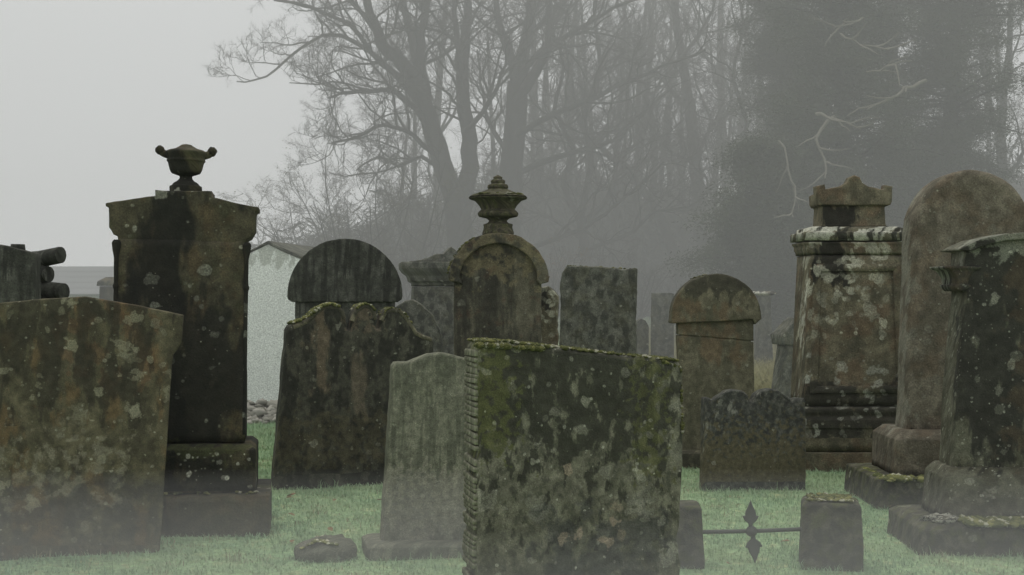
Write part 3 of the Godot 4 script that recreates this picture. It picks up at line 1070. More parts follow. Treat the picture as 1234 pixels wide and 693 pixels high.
	piece("round_hood", slab_mesh(opx([808, 389, 809, 378] + arc(862, 384, 54, 54, 172, 6, 26) + [916, 384, 908, 391, 905, 385] + [824, 389], 862, d), 0.3, 1.8, 0.005, 0.012, 0.035), M.olive, o)
	moss_on(o, [Vector3(-0.2, 1.6, 0), Vector3(-0.05, 1.645, 0)], 0.2, 40, 0.018, 40)

	# --- low twin-humped stone
	d = 9.3
	o = memorial("twin_humped_stone", "low slate grey stone with two rounded humps and brown foot", 907.0, d, 5.0, -0.6, -2.0)
	piece("slab", slab_mesh(opx([843, 602, 845, 484, 846, 479, 851, 479, 856, 482, 862, 477, 872, 471, 882, 469, 893, 471, 898, 476, 901, 484, 904, 484, 908, 475, 916, 470, 926, 468, 936, 470, 945, 476, 952, 481, 960, 479, 968, 479, 970, 484, 970, 602], 907, d), 0.14, 1.0, 0.004, 0.024, 0.026, 0.003), M.twin, o)

	for run in [[856, 483, 862, 478.5, 872, 472.5, 882, 470.5, 892, 472.5, 897, 477.5], [909, 477, 916, 471.5, 926, 469.5, 935, 471.5, 944, 477.5, 951, 482]]:
		var rp := PackedVector3Array()
		for q in opx(run, 907, d):
			rp.append(Vector3(q.x, q.y - 0.008, 0.058))
		var roll := bag()
		tube(roll, rp, 0.014, 0.012, 9)
		for k in roll.v.size():
			var w: Vector3 = roll.v[k]
			roll.v[k] = w + Vector3(worn(w, 0.004, 3.0), worn(w, 0.004, 8.0), worn(w, 0.004, 14.0))
		piece("lit_rim_roll", finish(roll, 1.0), M.twin, o)  # roll added along the humps to give them a lit top edge

	# --- panelled monument
	d = 10.5
	o = memorial("panelled_monument", "brown panelled monument with limed cornice and carved chest-shaped top", 1023.0, d, 0.0)
	piece("base_step", block_mesh([[-0.1, 0.5, 0.299], [0.155, 0.5, 0.299], [0.165, 0.48, 0.286]], 2.6, 0.006), M.panel, o)
	piece("plinth", block_mesh([[0.16, 0.465, 0.279], [0.355, 0.465, 0.279], [0.36, 0.485, 0.292], [0.43, 0.49, 0.296], [0.45, 0.46, 0.279], [0.47, 0.46, 0.279], [0.49, 0.49, 0.292], [0.52, 0.495, 0.296], [0.54, 0.455, 0.272]], 2.6, 0.005), M.panel, o)
	piece("shaft", block_mesh([[0.535, 0.44, 0.262], [0.68, 0.435, 0.258], [1.8, 0.39, 0.228]], 2.6, 0.005), M.panel, o)
	var panel := piece("panel_frame", frame_mesh(0.335, 0.30, 0.71, 1.66, 0.06, 2.6), M.panel, o)
	panel.position.z = 0.0
	piece("cornice", block_mesh([[1.79, 0.4, 0.235], [1.83, 0.405, 0.238], [1.84, 0.415, 0.245], [1.875, 0.415, 0.245], [1.885, 0.43, 0.255], [1.91, 0.43, 0.255]], 2.6, 0.004), M.panel, o)
	piece("limed_ledge", block_mesh([[1.908, 0.44, 0.262], [1.985, 0.44, 0.262], [1.99, 0.4, 0.238], [2.02, 0.395, 0.231], [2.035, 0.34, 0.197]], 1.2, 0.006), M.limed, o)
	piece("neck", block_mesh([[2.03, 0.29, 0.163], [2.05, 0.27, 0.150], [2.2, 0.265, 0.146], [2.22, 0.3, 0.170]], 2.6, 0.004), M.panel, o)
	ol = PackedVector2Array([Vector2(-0.302, 2.21), Vector2(0.302, 2.21), Vector2(0.316, 2.24), Vector2(0.321, 2.37), Vector2(0.251, 2.385), Vector2(0.242, 2.345), Vector2(0.112, 2.37), Vector2(0.065, 2.40), Vector2(0.047, 2.445), Vector2(0.000, 2.465), Vector2(-0.047, 2.445), Vector2(-0.065, 2.40), Vector2(-0.112, 2.37), Vector2(-0.242, 2.345), Vector2(-0.251, 2.385), Vector2(-0.321, 2.37), Vector2(-0.316, 2.24)])
	piece("chest", block_mesh([[2.2, 0.28, 0.156], [2.23, 0.295, 0.167], [2.31, 0.3, 0.170], [2.33, 0.26, 0.143]], 2.6, 0.004), M.panel, o)
	piece("carved_pediment", slab_mesh(ol, 0.12, 2.6, 0.004, 0.012, 0.024), M.panel, o).position.z = 0.125

	# --- tall arched stone on a mossy base
	d = 8.9
	o = memorial("tall_arched_stone", "tall pinkish brown round-arched stone on a mossy stepped base", 1165.0, d, 0.0)
	piece("base_step", block_mesh([[-0.12, 0.78, 0.42], [0.2, 0.77, 0.4], [0.21, 0.75, 0.38]], 1.6, 0.014, 0.03), M.base, o)
	piece("plinth", block_mesh([[0.2, 0.605, 0.29], [0.46, 0.6, 0.285], [0.49, 0.57, 0.25], [0.52, 0.535, 0.215]], 2.5, 0.005), M.arch, o)
	var edge: Array = [1080, 522, 1083, 470, 1089, 280] + arc(1162, 281, 72.5, 75, 178, 2, 30) + [1235, 280, 1241, 470, 1244, 522]
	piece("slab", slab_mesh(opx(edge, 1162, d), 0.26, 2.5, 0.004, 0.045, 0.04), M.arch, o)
	moss_on(o, [Vector3(-0.75, 0.205, 0.34), Vector3(0.7, 0.205, 0.34)], 0.2, 2200, 0.032, 41, 0.6, 1.7)
	moss_on(o, [Vector3(-0.7, 0.2, 0.0), Vector3(-0.7, 0.2, 0.3)], 0.5, 300, 0.035, 42, 0.5, 1.7)

	# --- speckled stone at the frame's right edge
	d = 7.3
	o = memorial("shouldered_stone", "dark speckled stone with moulded shoulders and curved top edge coloured as if lit", 1232.0, d, -1.0)
	piece("base_step", block_mesh([[-0.12, 0.72, 0.36], [0.15, 0.7, 0.34], [0.185, 0.66, 0.3]], 1.6, 0.016, 0.03), M.base, o)
	piece("plinth", block_mesh([[0.17, 0.535, 0.2], [0.42, 0.52, 0.185], [0.45, 0.5, 0.165], [0.48, 0.475, 0.14]], 2.0, 0.005), M.specked, o)
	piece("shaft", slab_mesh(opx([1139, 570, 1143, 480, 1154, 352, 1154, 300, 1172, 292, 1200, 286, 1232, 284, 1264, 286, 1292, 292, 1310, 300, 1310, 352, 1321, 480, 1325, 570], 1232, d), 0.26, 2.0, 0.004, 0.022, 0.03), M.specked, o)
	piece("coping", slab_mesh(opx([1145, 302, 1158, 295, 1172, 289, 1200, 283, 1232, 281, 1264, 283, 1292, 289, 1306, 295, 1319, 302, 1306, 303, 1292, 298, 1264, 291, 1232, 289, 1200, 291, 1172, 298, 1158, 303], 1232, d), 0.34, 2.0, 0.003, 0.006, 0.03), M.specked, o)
	for s in [-1, 1]:
		var sh := piece("shoulder_corbel", block_mesh([[1.49, 0.015, 0.13], [1.515, 0.045, 0.138], [1.53, 0.05, 0.14], [1.535, 0.035, 0.135], [1.575, 0.04, 0.136], [1.62, 0.07, 0.14], [1.625, 0.1, 0.15], [1.648, 0.105, 0.152]], 2.0, 0.003, 0.008, 0.03), M.specked, o)
		sh.position.x = s * 0.395
	moss_on(o, [Vector3(-0.45, 0.19, 0.3), Vector3(0.3, 0.19, 0.3)], 0.2, 1800, 0.028, 43, 0.6, 1.5)
	var lump := piece("limed_lump", lump_mesh(7.0, 0.5, 9, 14), M.limed, o)
	lump.position = Vector3(-0.56, 0.19, 0.24)
	lump.scale = Vector3(0.1, 0.035, 0.07)

	# --- small stones further back
	d = 14.0
	o = memorial("capped_stone", "small leaning grey stone with sloping cap beside the panelled monument", 944.0, d, 18.0, -6.0)
	piece("shaft", block_mesh([[-0.1, 0.16, 0.12], [0.9, 0.12, 0.1]], 1.8, 0.006), M.grey, o)
	piece("cap", slab_mesh(PackedVector2Array([Vector2(-0.17, 0.88), Vector2(0.17, 0.88), Vector2(0.19, 0.96), Vector2(0.1, 1.1), Vector2(0.0, 1.2), Vector2(-0.1, 1.1), Vector2(-0.2, 0.98)]), 0.26, 1.8, 0.006, 0.015, 0.04), M.grey, o)
	d = 20.0
	o = memorial("pale_stone", "pale misty rectangular stone standing far back on the dry grass", 797.0, d, -10.0)
	piece("slab", slab_mesh(opx([784, 462, 812, 462, 812, 354, 808, 353, 785, 353], 797, d), 0.16, 1.8, 0.004, 0.012, 0.08), M.grey, o)
	d = 18.0
	o = memorial("low_stone", "low round-topped far stone beside the pale rectangular one", 772.0, d, 4.0)
	piece("slab", slab_mesh(opx([764, 476, 781, 476, 781, 393, 777, 386, 771, 384, 766, 388, 764, 395], 772, d), 0.14, 1.8, 0.006, 0.012, 0.06), M.grey, o)
	d = 21.0
	o = memorial("flat_capped_stone", "narrow far stone with a thin pale flat cap", 920.0, d, 8.0)
	piece("shaft", block_mesh([[-0.1, 0.15, 0.12], [1.42, 0.1, 0.09]], 1.8, 0.006), M.grey, o)
	piece("cap", block_mesh([[1.41, 0.1, 0.1], [1.45, 0.2, 0.16], [1.49, 0.14, 0.12]], 1.2, 0.006), M.limed, o)


# A raised frame round a sunk panel, tapering as the shaft does.
func frame_mesh(x0: float, x1: float, y0: float, y1: float, bar: float, w: float) -> ArrayMesh:
	var b := bag()
	var front := func(y: float) -> float: return lerpf(0.2584, 0.2278, (y - 0.68) / 1.12) + 0.003
	var outer := [Vector2(-x0 - bar, y0 - bar), Vector2(x0 + bar, y0 - bar), Vector2(x1 + bar, y1 + bar), Vector2(-x1 - bar, y1 + bar)]
	var inner := [Vector2(-x0, y0), Vector2(x0, y0), Vector2(x1, y1), Vector2(-x1, y1)]
	for k in 4:
		var j := (k + 1) % 4
		var q := [outer[k], outer[j], inner[j], inner[k]]
		var s: int = b.v.size()
		for e in q:
			b.v.append(Vector3(e.x, e.y, front.call(e.y) + 0.018))
		for e in q:
			b.v.append(Vector3(e.x, e.y, front.call(e.y) - 0.02))
		b.i.append_array([s, s + 1, s + 2, s, s + 2, s + 3])
		b.i.append_array([s + 4, s + 5, s + 1, s + 4, s + 1, s])
		b.i.append_array([s + 3, s + 2, s + 6, s + 3, s + 6, s + 7])
	return finish(b, w)


# ---------------------------------------------------------------- buildings

func build_buildings():
	var d := 15.6
	var o := thing("outbuilding", "whitewashed gable end of a small outbuilding between the headstones", "building", Vector3(X(338, d), 0, -d - 1.5))
	o.rotation_degrees.y = -6
	var half := 0.72
	var gable := PackedVector2Array([Vector2(-half, -0.1), Vector2(half, -0.1), Vector2(half, 1.76), Vector2(0, 2.08), Vector2(-half, 1.76)])
	piece("wall", slab_mesh(gable, 3.0, 2.6, 0.006, 0.01, 0.08), M.plaster, o)
	for s in [-1, 1]:
		var plane := PackedVector2Array([Vector2(0, 2.085), Vector2(s * 0.75, 1.75), Vector2(s * 0.75, 1.785), Vector2(0, 2.125)])
		piece("roof", slab_mesh(plane, 3.04, 2.6, 0.01, 0.01, 0.05, 0.01), M.slate, o)
	# long low shed with a pale corrugated roof, far left
	d = 32.0
	o = thing("shed", "long low shed with pale ribbed roof beyond the graves", "shed", Vector3(X(150, d), 0, -d))
	piece("wall", block_mesh([[-0.2, 3.4, 1.6], [1.45, 3.4, 1.6]], 3.0, 0.004, 0.02, 0.4), M.plaster, o)
	var rb := bag()
	for k in 5:
		var y0 := 1.42 + k * 0.14
		var z0 := 1.9 - k * 0.36
		var s: int = rb.v.size()
		rb.v.append_array(PackedVector3Array([Vector3(-3.6, y0, z0), Vector3(3.6, y0, z0), Vector3(3.6, y0 + 0.14, z0 - 0.38), Vector3(-3.6, y0 + 0.14, z0 - 0.38), Vector3(-3.6, y0 - 0.03, z0 - 0.01), Vector3(3.6, y0 - 0.03, z0 - 0.01)]))
		rb.i.append_array([s, s + 1, s + 2, s, s + 2, s + 3, s + 4, s + 5, s + 1, s + 4, s + 1, s])
	piece("roof", finish(rb, 3.0), M.pale_roof, o)
	d = 22.0
	o = thing("gate_pier", "pale square stone pier in front of the ribbed roof shed", "gate pier", Vector3(X(133, d), 0, -d))
	piece("shaft", block_mesh([[-0.1, 0.16, 0.16], [1.58, 0.15, 0.15]], 2.5, 0.008), M.buff, o)
	piece("cap", block_mesh([[1.575, 0.19, 0.19], [1.66, 0.18, 0.18], [1.74, 0.06, 0.06]], 2.5, 0.008), M.buff, o)


# ---------------------------------------------------------------- trees

func wander(r: RandomNumberGenerator, start: Vector3, dir: Vector3, length: float, n: int, wob: float, up: float) -> PackedVector3Array:
	var pts := PackedVector3Array([start])
	var p := start
	var q := dir.normalized()
	for k in n:
		q = (q + Vector3(r.randf_range(-wob, wob), r.randf_range(-wob, wob) + up, r.randf_range(-wob, wob))).normalized()
		p += q * (length / n)
		pts.append(p)
	return pts


func along(pts: PackedVector3Array, f: float) -> Array:
	var g := clampf(f, 0.0, 0.999) * (pts.size() - 1)
	var i := int(g)
	return [pts[i].lerp(pts[i + 1], g - i), (pts[i + 1] - pts[i]).normalized()]


func aside(r: RandomNumberGenerator, t: Vector3, spread: float, up: float) -> Vector3:
	var s := Vector3(r.randf_range(-1, 1), r.randf_range(-0.6, 1), r.randf_range(-1, 1))
	s = (s - t * s.dot(t)).normalized()
	return (t + s * spread + Vector3(0, up, 0)).normalized()


# Side shoots of a limb: tubes down to a finger's breadth, then places for sprays of twigs.
func shoots(b: Dictionary, twigs: Array, r: RandomNumberGenerator, pts: PackedVector3Array, r0: float, r1: float, count: int, length: float, level: int, from := 0.2, up := 0.08):
	for k in count:
		var f := lerpf(from, 1.0, (k + r.randf()) / count)
		var at := along(pts, f)
		var rad := lerpf(r0, r1, f)
		var l := length * r.randf_range(0.6, 1.25) * lerpf(1.15, 0.7, f)
		var dir := aside(r, at[1], r.randf_range(0.7, 1.5), up)
		var cr := clampf(rad * 0.55, 0.01, l * 0.022)
		var c := wander(r, at[0], dir, l, 6 if level > 0 else 4, 0.4, up * 0.4)
		tube(b, c, cr, cr * 0.35, 6 if level > 1 else 4)
		if level > 0:
			shoots(b, twigs, r, c, cr, cr * 0.35, 5 if level > 1 else 4, l * 0.5, level - 1, 0.25, up)
		else:
			for j in 3:
				var e := along(c, lerpf(0.35, 1.0, j / 2.0))
				twigs.append([e[0], aside(r, e[1], 0.6, up - 0.02), l * r.randf_range(0.5, 0.9)])


func spray_mesh(s: int) -> ArrayMesh:
	var r := RandomNumberGenerator.new()
	r.seed = s
	var b := bag()
	var main := wander(r, Vector3.ZERO, Vector3.UP, 1.0, 4, 0.18, 0.0)
	tube(b, main, 0.010, 0.004, 3)
	for k in 9:
		var at := along(main, 0.12 + k * 0.1)
		var c := wander(r, at[0], aside(r, at[1], 1.0, 0.05), r.randf_range(0.25, 0.55), 3, 0.28, 0.03)
		tube(b, c, 0.006, 0.003, 3)
		for j in 3:
			var e := along(c, 0.25 + j * 0.3)
			tube(b, wander(r, e[0], aside(r, e[1], 0.9, 0.05), r.randf_range(0.1, 0.28), 2, 0.25, 0.03), 0.004, 0.002, 3)
	return finish(b, 1.0)


func twig_transforms(twigs: Array, r: RandomNumberGenerator, origin: Vector3) -> Array:
	var where := []
	for t in twigs:
		var y: Vector3 = t[1]
		var x := y.cross(Vector3(0.3, 0.1, 0.9)).normalized()
		var z := x.cross(y)
		where.append(Transform3D(Basis(x, y, z).rotated(y, r.randf() * TAU).scaled_local(Vector3.ONE * t[2]), t[0] - origin))
	return where


func limb_points(list: Array, d: float, origin: Vector3, r: RandomNumberGenerator, z0: float, z1: float) -> PackedVector3Array:
	var raw := PackedVector3Array()
	for k in range(0, list.size(), 2):
		var f := float(k) / maxf(1.0, list.size() - 2)
		var dd := d - lerpf(z0, z1, f)
		raw.append(P(list[k], list[k + 1], dd) - origin)
	var out := PackedVector3Array()
	for k in raw.size() - 1:
		for j in 3:
			out.append(raw[k].cubic_interpolate(raw[k + 1], raw[maxi(0, k - 1)], raw[mini(raw.size() - 1, k + 2)], j / 3.0) + Vector3(r.randf_range(-0.05, 0.05), r.randf_range(-0.04, 0.04), r.randf_range(-0.08, 0.08)))
	out.append(raw[-1])
	return out


# A big bare tree from the run of its trunk and main limbs (pixels in the photograph, radii in metres, how far each limb reaches toward the viewer).
func bare_tree(called: String, label: String, d: float, s: int, trunk: Array, limbs: Array, count := 9, length := 3.0, group := "") -> Node3D:
	var r := RandomNumberGenerator.new()
	r.seed = s
	var at := Vector3(X(trunk[0][0], d), ground_height(0, -d) - 0.1, -d)
	var o := thing(called, label, "tree", at, group)
	var b := bag()
	var pts := limb_points(trunk[0], d, at, r, 0.0, 0.0)
	pts[0].y = 0.0
	tube(b, pts, trunk[1] * 0.85, trunk[2] * 0.85, 12)
	var flare := PackedVector3Array([Vector3(pts[0].x, -0.1, pts[0].z), pts[0].lerp(pts[1], 0.5), pts[1]])
	tube(b, flare, trunk[1] * 1.5, trunk[1] * 0.95, 12)
	piece("trunk", finish(b, 2.0), M.bark, o)
	var twigs := []
	var lb := bag()
	for l in limbs:
		var lp := limb_points(l[0], d, at, r, l[3], l[4])
		tube(lb, lp, l[1] * 0.82, l[2], 9)
		shoots(lb, twigs, r, lp, l[1], l[2], count, length, 2, 0.22)
	piece("limbs", finish(lb, 2.0), M.bark, o)
	var half: int = twigs.size() / 2
	scatter("twigs", M.spray_a, M.twig, o, twig_transforms(twigs.slice(0, half), r, Vector3.ZERO))
	scatter("twigs", M.spray_b, M.twig, o, twig_transforms(twigs.slice(half), r, Vector3.ZERO))
	return o


# A straight thin tree of the wood, from the ground up.
func thin_tree(called: String, label: String, s: int, at: Vector3, height: float, rad: float, lean: Vector3, group: String, first := 0.25) -> Node3D:
	var r := RandomNumberGenerator.new()
	r.seed = s
	var o := thing(called, label, "tree", at, group)
	var b := bag()
	var pts := wander(r, Vector3(0, -0.2, 0), Vector3.UP + lean, height, 9, 0.07, 0.03)
	tube(b, pts, rad, rad * 0.3, 8)
	piece("trunk", finish(b, 2.0), M.bark, o)
	var lb := bag()
	var twigs := []
	shoots(lb, twigs, r, pts, rad * 0.8, rad * 0.3, 20, height * 0.2, 1, first, 0.12)
	piece("limbs", finish(lb, 2.0), M.bark, o)
	scatter("twigs", M.spray_b, M.twig, o, twig_transforms(twigs, r, Vector3.ZERO))
	return o


func leaf_clump(s: int, count: int, size: float, long: float) -> ArrayMesh:
	var r := RandomNumberGenerator.new()
	r.seed = s
	var b := bag()
	for k in count:
		var p := Vector3(r.randfn(), r.randfn(), r.randfn()) * 0.33
		var u := Vector3(r.randf_range(-1, 1), r.randf_range(-1, 0.4), r.randf_range(-1, 1)).normalized()
		var w := u.cross(Vector3(r.randf_range(-1, 1), r.randf_range(-1, 1), r.randf_range(-1, 1))).normalized()
		var l := size * long * r.randf_range(0.6, 1.3)
		var h := size * 0.5 * r.randf_range(0.6, 1.3)
		var q: int = b.v.size()
		b.v.append_array(PackedVector3Array([p, p + u * l * 0.5 + w * h, p + u * l, p + u * l * 0.5 - w * h]))
		b.i.append_array([q, q + 1, q + 2, q, q + 2, q + 3])
	return finish(b, 1.0)


func evergreen(label: String, px: float, d: float, s: int, height: float, reach: float, low: float, count: int):
	var r := RandomNumberGenerator.new()
	r.seed = s
	var at := Vector3(X(px, d), ground_height(0, -d) - 0.1, -d)
	var o := thing("evergreen_tree", label, "tree", at, "evergreens behind the tall stones")
	var b := bag()
	var pts := wander(r, Vector3.ZERO, Vector3.UP, height, 8, 0.04, 0.05)
	tube(b, pts, 0.32, 0.05, 9)
	piece("trunk", finish(b, 2.0), M.bark, o)
	var lb := bag()
	var where := []
	var tints := PackedColorArray()
	var boughs := int(count / 26)
	for k in boughs:
		var f := lerpf(low, 0.99, float(k) / boughs)
		var a := along(pts, f)
		var len := reach * pow(1.0 - f, 0.5) * (0.72 + 0.75 * wear.get_noise_2d(f * 9.0 + s, 2.0)) * r.randf_range(0.55, 1.4) + 0.3
		var turn := r.randf() * TAU
		var c := wander(r, a[0], Vector3(cos(turn), r.randf_range(-0.1, 0.35), sin(turn)), len, 5, 0.2, -0.07)
		tube(lb, c, 0.05, 0.012, 4)
		for j in 26:
			var e := along(c, pow(r.randf(), 0.6))
			var p: Vector3 = e[0] + Vector3(r.randfn(), r.randfn() * 0.6 - 0.15, r.randfn()) * 0.2
			var sc := r.randf_range(0.3, 0.62)
			where.append(Transform3D(Basis.from_euler(Vector3(r.randf() * TAU, r.randf() * TAU, 0)).scaled(Vector3(sc, sc * 0.7, sc)), p))
			tints.append(Color(0.05, 0.062, 0.034).lerp(Color(0.075, 0.09, 0.05), r.randf()))
	piece("limbs", finish(lb, 2.0), M.bark, o)
	scatter("foliage", M.needles, M.leaf, o, where, tints)


func shrub(label: String, px: float, d: float, s: int, height: float, leafy: int, color: Color):
	var r := RandomNumberGenerator.new()
	r.seed = s
	var at := Vector3(X(px, d), ground_height(0, -d) - 0.05, -d)
	var o := thing("shrub", label, "shrub", at, "undergrowth in front of the wood")
	var b := bag()
	var twigs := []
	for k in 9:
		var turn := r.randf() * TAU
		var c := wander(r, Vector3(cos(turn), 0, sin(turn)) * 0.2, Vector3(cos(turn) * 0.5, 1, sin(turn) * 0.5), height * r.randf_range(0.7, 1.1), 6, 0.18, 0.0)
		tube(b, c, 0.04, 0.012, 5)
		shoots(b, twigs, r, c, 0.03, 0.01, 7, height * 0.32, 1, 0.15, 0.05)
	piece("stems", finish(b, 2.0), M.bark, o)
	scatter("twigs", M.spray_a, M.twig, o, twig_transforms(twigs, r, Vector3.ZERO))
	var where := []
	var tints := PackedColorArray()
	for k in leafy:
		var t: Array = twigs[r.randi() % twigs.size()]
		var p: Vector3 = t[0] + t[1] * t[2] * r.randf()
		where.append(Transform3D(Basis.from_euler(Vector3(r.randf() * TAU, r.randf() * TAU, 0)).scaled(Vector3.ONE * r.randf_range(0.15, 0.4)), p))
		tints.append(color.lerp(Color(0.14, 0.12, 0.05), r.randf() * 0.5))
	if leafy > 0:
		scatter("leaves", M.leaves, M.leaf, o, where, tints)


func build_trees():
	M.spray_a = spray_mesh(61)
	M.spray_b = spray_mesh(62)
	M.needles = leaf_clump(63, 48, 0.052, 4.6)
	M.leaves = leaf_clump(64, 14, 0.09, 1.6)
	bare_tree("bare_tree", "great bare tree forking low into several upright limbs", 40.0, 71, [[560, 395, 558, 330, 552, 262], 0.62, 0.5], [
		[[552, 268, 540, 215, 522, 157, 506, 110, 497, 92, 478, 70, 462, 55, 452, 30, 444, 5, 425, -60, 400, -130], 0.44, 0.07, 0.0, 2.5],
		[[515, 138, 508, 90, 500, 60, 490, 20, 478, -30, 470, -120], 0.26, 0.07, 0.5, -1.0],
		[[503, 84, 508, 40, 515, 0, 525, -80], 0.22, 0.08, 0.2, 1.5],
		[[553, 266, 566, 200, 563, 150, 556, 95, 560, 45, 564, 0, 560, -120], 0.40, 0.1, 0.0, -1.5],
		[[556, 97, 552, 60, 548, 20, 542, -40], 0.18, 0.06, -0.7, 0.8],
		[[525, 167, 500, 130, 470, 108, 440, 110, 415, 112, 395, 118], 0.14, 0.03, 0.5, 2.5],
		[[515, 134, 480, 95, 440, 60, 400, 40, 360, 60, 320, 92, 285, 98], 0.13, 0.02, 0.5, -2.5],
		[[500, 104, 460, 75, 420, 30, 370, 8, 330, 0], 0.13, 0.03, 0.5, 2.0],
		[[530, 192, 500, 165, 465, 150, 430, 165, 400, 172], 0.11, 0.03, 0.3, 3.0],
		[[540, 220, 510, 190, 480, 200, 455, 190, 430, 205], 0.10, 0.03, 0.0, -2.5],
		[[470, 70, 440, 20, 400, -20, 360, -40], 0.11, 0.03, 1.5, 0.0],
		[[562, 160, 590, 120, 605, 90, 612, 50], 0.12, 0.03, -0.4, 2.0]], 12, 2.5)
	bare_tree("bare_tree", "thick bare tree with a straight trunk and wide side limbs", 42.0, 72, [[612, 395, 612, 300, 616, 200, 624, 98], 0.56, 0.42], [
		[[624, 104, 612, 60, 600, 20, 592, -60], 0.22, 0.07, 0.0, 1.5],
		[[624, 100, 635, 45, 640, 0, 645, -110], 0.32, 0.1, 0.0, -1.5],
		[[623, 120, 655, 70, 662, 30, 665, -80], 0.25, 0.08, 0.2, 1.0],
		[[627, 92, 660, 55, 690, 40, 740, 10, 800, -20], 0.14, 0.04, 0.0, 2.0],
		[[619, 165, 660, 140, 700, 125, 741, 105, 798, 81, 850, 60], 0.15, 0.03, 0.2, 2.5],
		[[616, 212, 670, 190, 722, 176, 748, 165, 760, 150, 789, 124, 820, 100], 0.14, 0.03, 0.2, -2.0],
		[[612, 310, 660, 292, 703, 276, 740, 248, 760, 233, 800, 195], 0.12, 0.03, 0.2, 3.0],
		[[617, 190, 590, 150, 580, 100, 575, 60], 0.12, 0.03, 0.0, -2.0],
		[[640, 40, 680, 0, 720, -40], 0.14, 0.04, -1.0, 0.5]], 12, 2.5)
	bare_tree("bare_tree", "slim bare tree with a dark sinuous trunk", 46.0, 73, [[846, 400, 848, 310, 838, 190, 831, 119], 0.34, 0.24], [
		[[831, 122, 820, 60, 812, -20, 805, -100], 0.24, 0.08, 0.0, 1.0],
		[[838, 192, 860, 150, 890, 130, 915, 90], 0.1, 0.03, 0.0, 2.0],
		[[832, 132, 800, 100, 770, 60, 750, 10], 0.12, 0.03, 0.0, -2.0],
		[[822, 70, 850, 30, 870, -20], 0.11, 0.03, 0.5, 1.5],
		[[842, 240, 880, 205, 905, 190], 0.08, 0.02, 0.0, -2.0]], 10, 2.6)
	bare_tree("bare_tree", "bare tree whose trunk leans over in a long arch", 47.0, 74, [[838, 400, 815, 315, 785, 240], 0.3, 0.22], [
		[[786, 243, 755, 205, 725, 180, 700, 150, 690, 100], 0.2, 0.05, 0.0, 2.0],
		[[785, 245, 790, 180, 780, 120, 785, 50, 780, -50], 0.18, 0.06, 0.0, -1.5]], 10, 2.8)
	bare_tree("bare_tree", "gnarled bare tree with limbs spreading low to both sides", 44.0, 76, [[712, 398, 708, 320, 700, 262], 0.26, 0.2], [
		[[700, 265, 680, 225, 690, 180, 670, 130, 680, 80, 660, 20], 0.16, 0.04, 0.0, 2.0],
		[[701, 270, 735, 235, 745, 190, 775, 165, 790, 110, 820, 70], 0.15, 0.03, 0.0, -2.0],
		[[704, 300, 760, 280, 790, 255, 830, 250, 860, 225], 0.1, 0.03, 0.0, 2.5],
		[[700, 262, 712, 200, 705, 140, 725, 80, 715, 10, 730, -60], 0.15, 0.05, 0.0, 1.0],
		[[703, 290, 665, 262, 640, 255, 610, 235], 0.09, 0.02, 0.0, -2.0]], 12, 2.6)
	bare_tree("bare_tree", "small crooked bare tree beside the short evergreen", 43.0, 77, [[900, 398, 896, 320, 902, 255], 0.2, 0.15], [
		[[902, 258, 885, 200, 900, 150, 885, 95, 895, 30, 880, -40], 0.13, 0.04, 0.0, 1.5],
		[[902, 258, 925, 215, 920, 160, 945, 110, 940, 50, 955, -10], 0.12, 0.04, 0.0, -1.5],
		[[898, 290, 865, 255, 850, 215, 825, 190], 0.08, 0.02, 0.0, 2.0]], 12, 2.4)
	bare_tree("bare_tree", "bare tree with upright limbs beyond the tall arched stone", 41.0, 75, [[1214, 398, 1212, 260, 1205, 160], 0.24, 0.18], [
		[[1205, 162, 1215, 60, 1225, -60], 0.17, 0.06, 0.0, 1.0],
		[[1206, 170, 1190, 110, 1185, 40, 1180, -40], 0.13, 0.04, 0.0, -1.0],
		[[1210, 220, 1235, 180, 1260, 120], 0.1, 0.03, 0.0, 1.0]], 9, 2.2)
	# the wood behind: thin stems
	var r := RandomNumberGenerator.new()
	r.seed = 80
	var wood := "thin bare trees of the wood behind"
	var kinds := []
	for k in 3:
		kinds.append(thin_tree("thin_tree", "thin straight bare tree of the misty wood behind", 90 + k, Vector3(X([705, 770, 660][k], 54.0), 0.2, -54.0 - k), 15.0 + k * 1.5, 0.16 + 0.03 * k, Vector3(0.02 * (k - 1), 0, 0), wood))
	for px in [650, 685, 718, 738, 752, 792, 806, 868, 885, 902, 925, 948, 500, 535, 585, 470, 1180, 1228, 640, 730, 825, 860, 915, 675, 765]:
		var dd := r.randf_range(48.0, 66.0)
		var c: Node3D = kinds[r.randi() % 3].duplicate()
		c.name = numbered("thin_tree")
		add_child(c, true)
		c.position = Vector3(X(px, dd), 0.2, -dd)
		c.rotation.y = r.randf() * TAU
		c.scale = Vector3.ONE * r.randf_range(0.75, 1.15)
	# evergreens
	evergreen("tall dense dark evergreen behind the panelled monument", 1030.0, 30.7, 101, 13.2, 2.45, 0.05, 6200)
	evergreen("tall dark evergreen standing beside the taller arched stone", 1125.0, 32.2, 102, 12.4, 2.22, 0.06, 5200)
	evergreen("short bushy evergreen growing beside the dense tall ones", 920.0, 29.2, 103, 5.0, 2.0, 0.04, 3600)
	evergreen("evergreen growing close behind two dense evergreens", 1075.0, 35.1, 104, 14.7, 2.30, 0.05, 3600)
	evergreen("ragged thin evergreen rising behind the bushy short one", 965.0, 34.3, 105, 11.6, 1.68, 0.1, 4000)
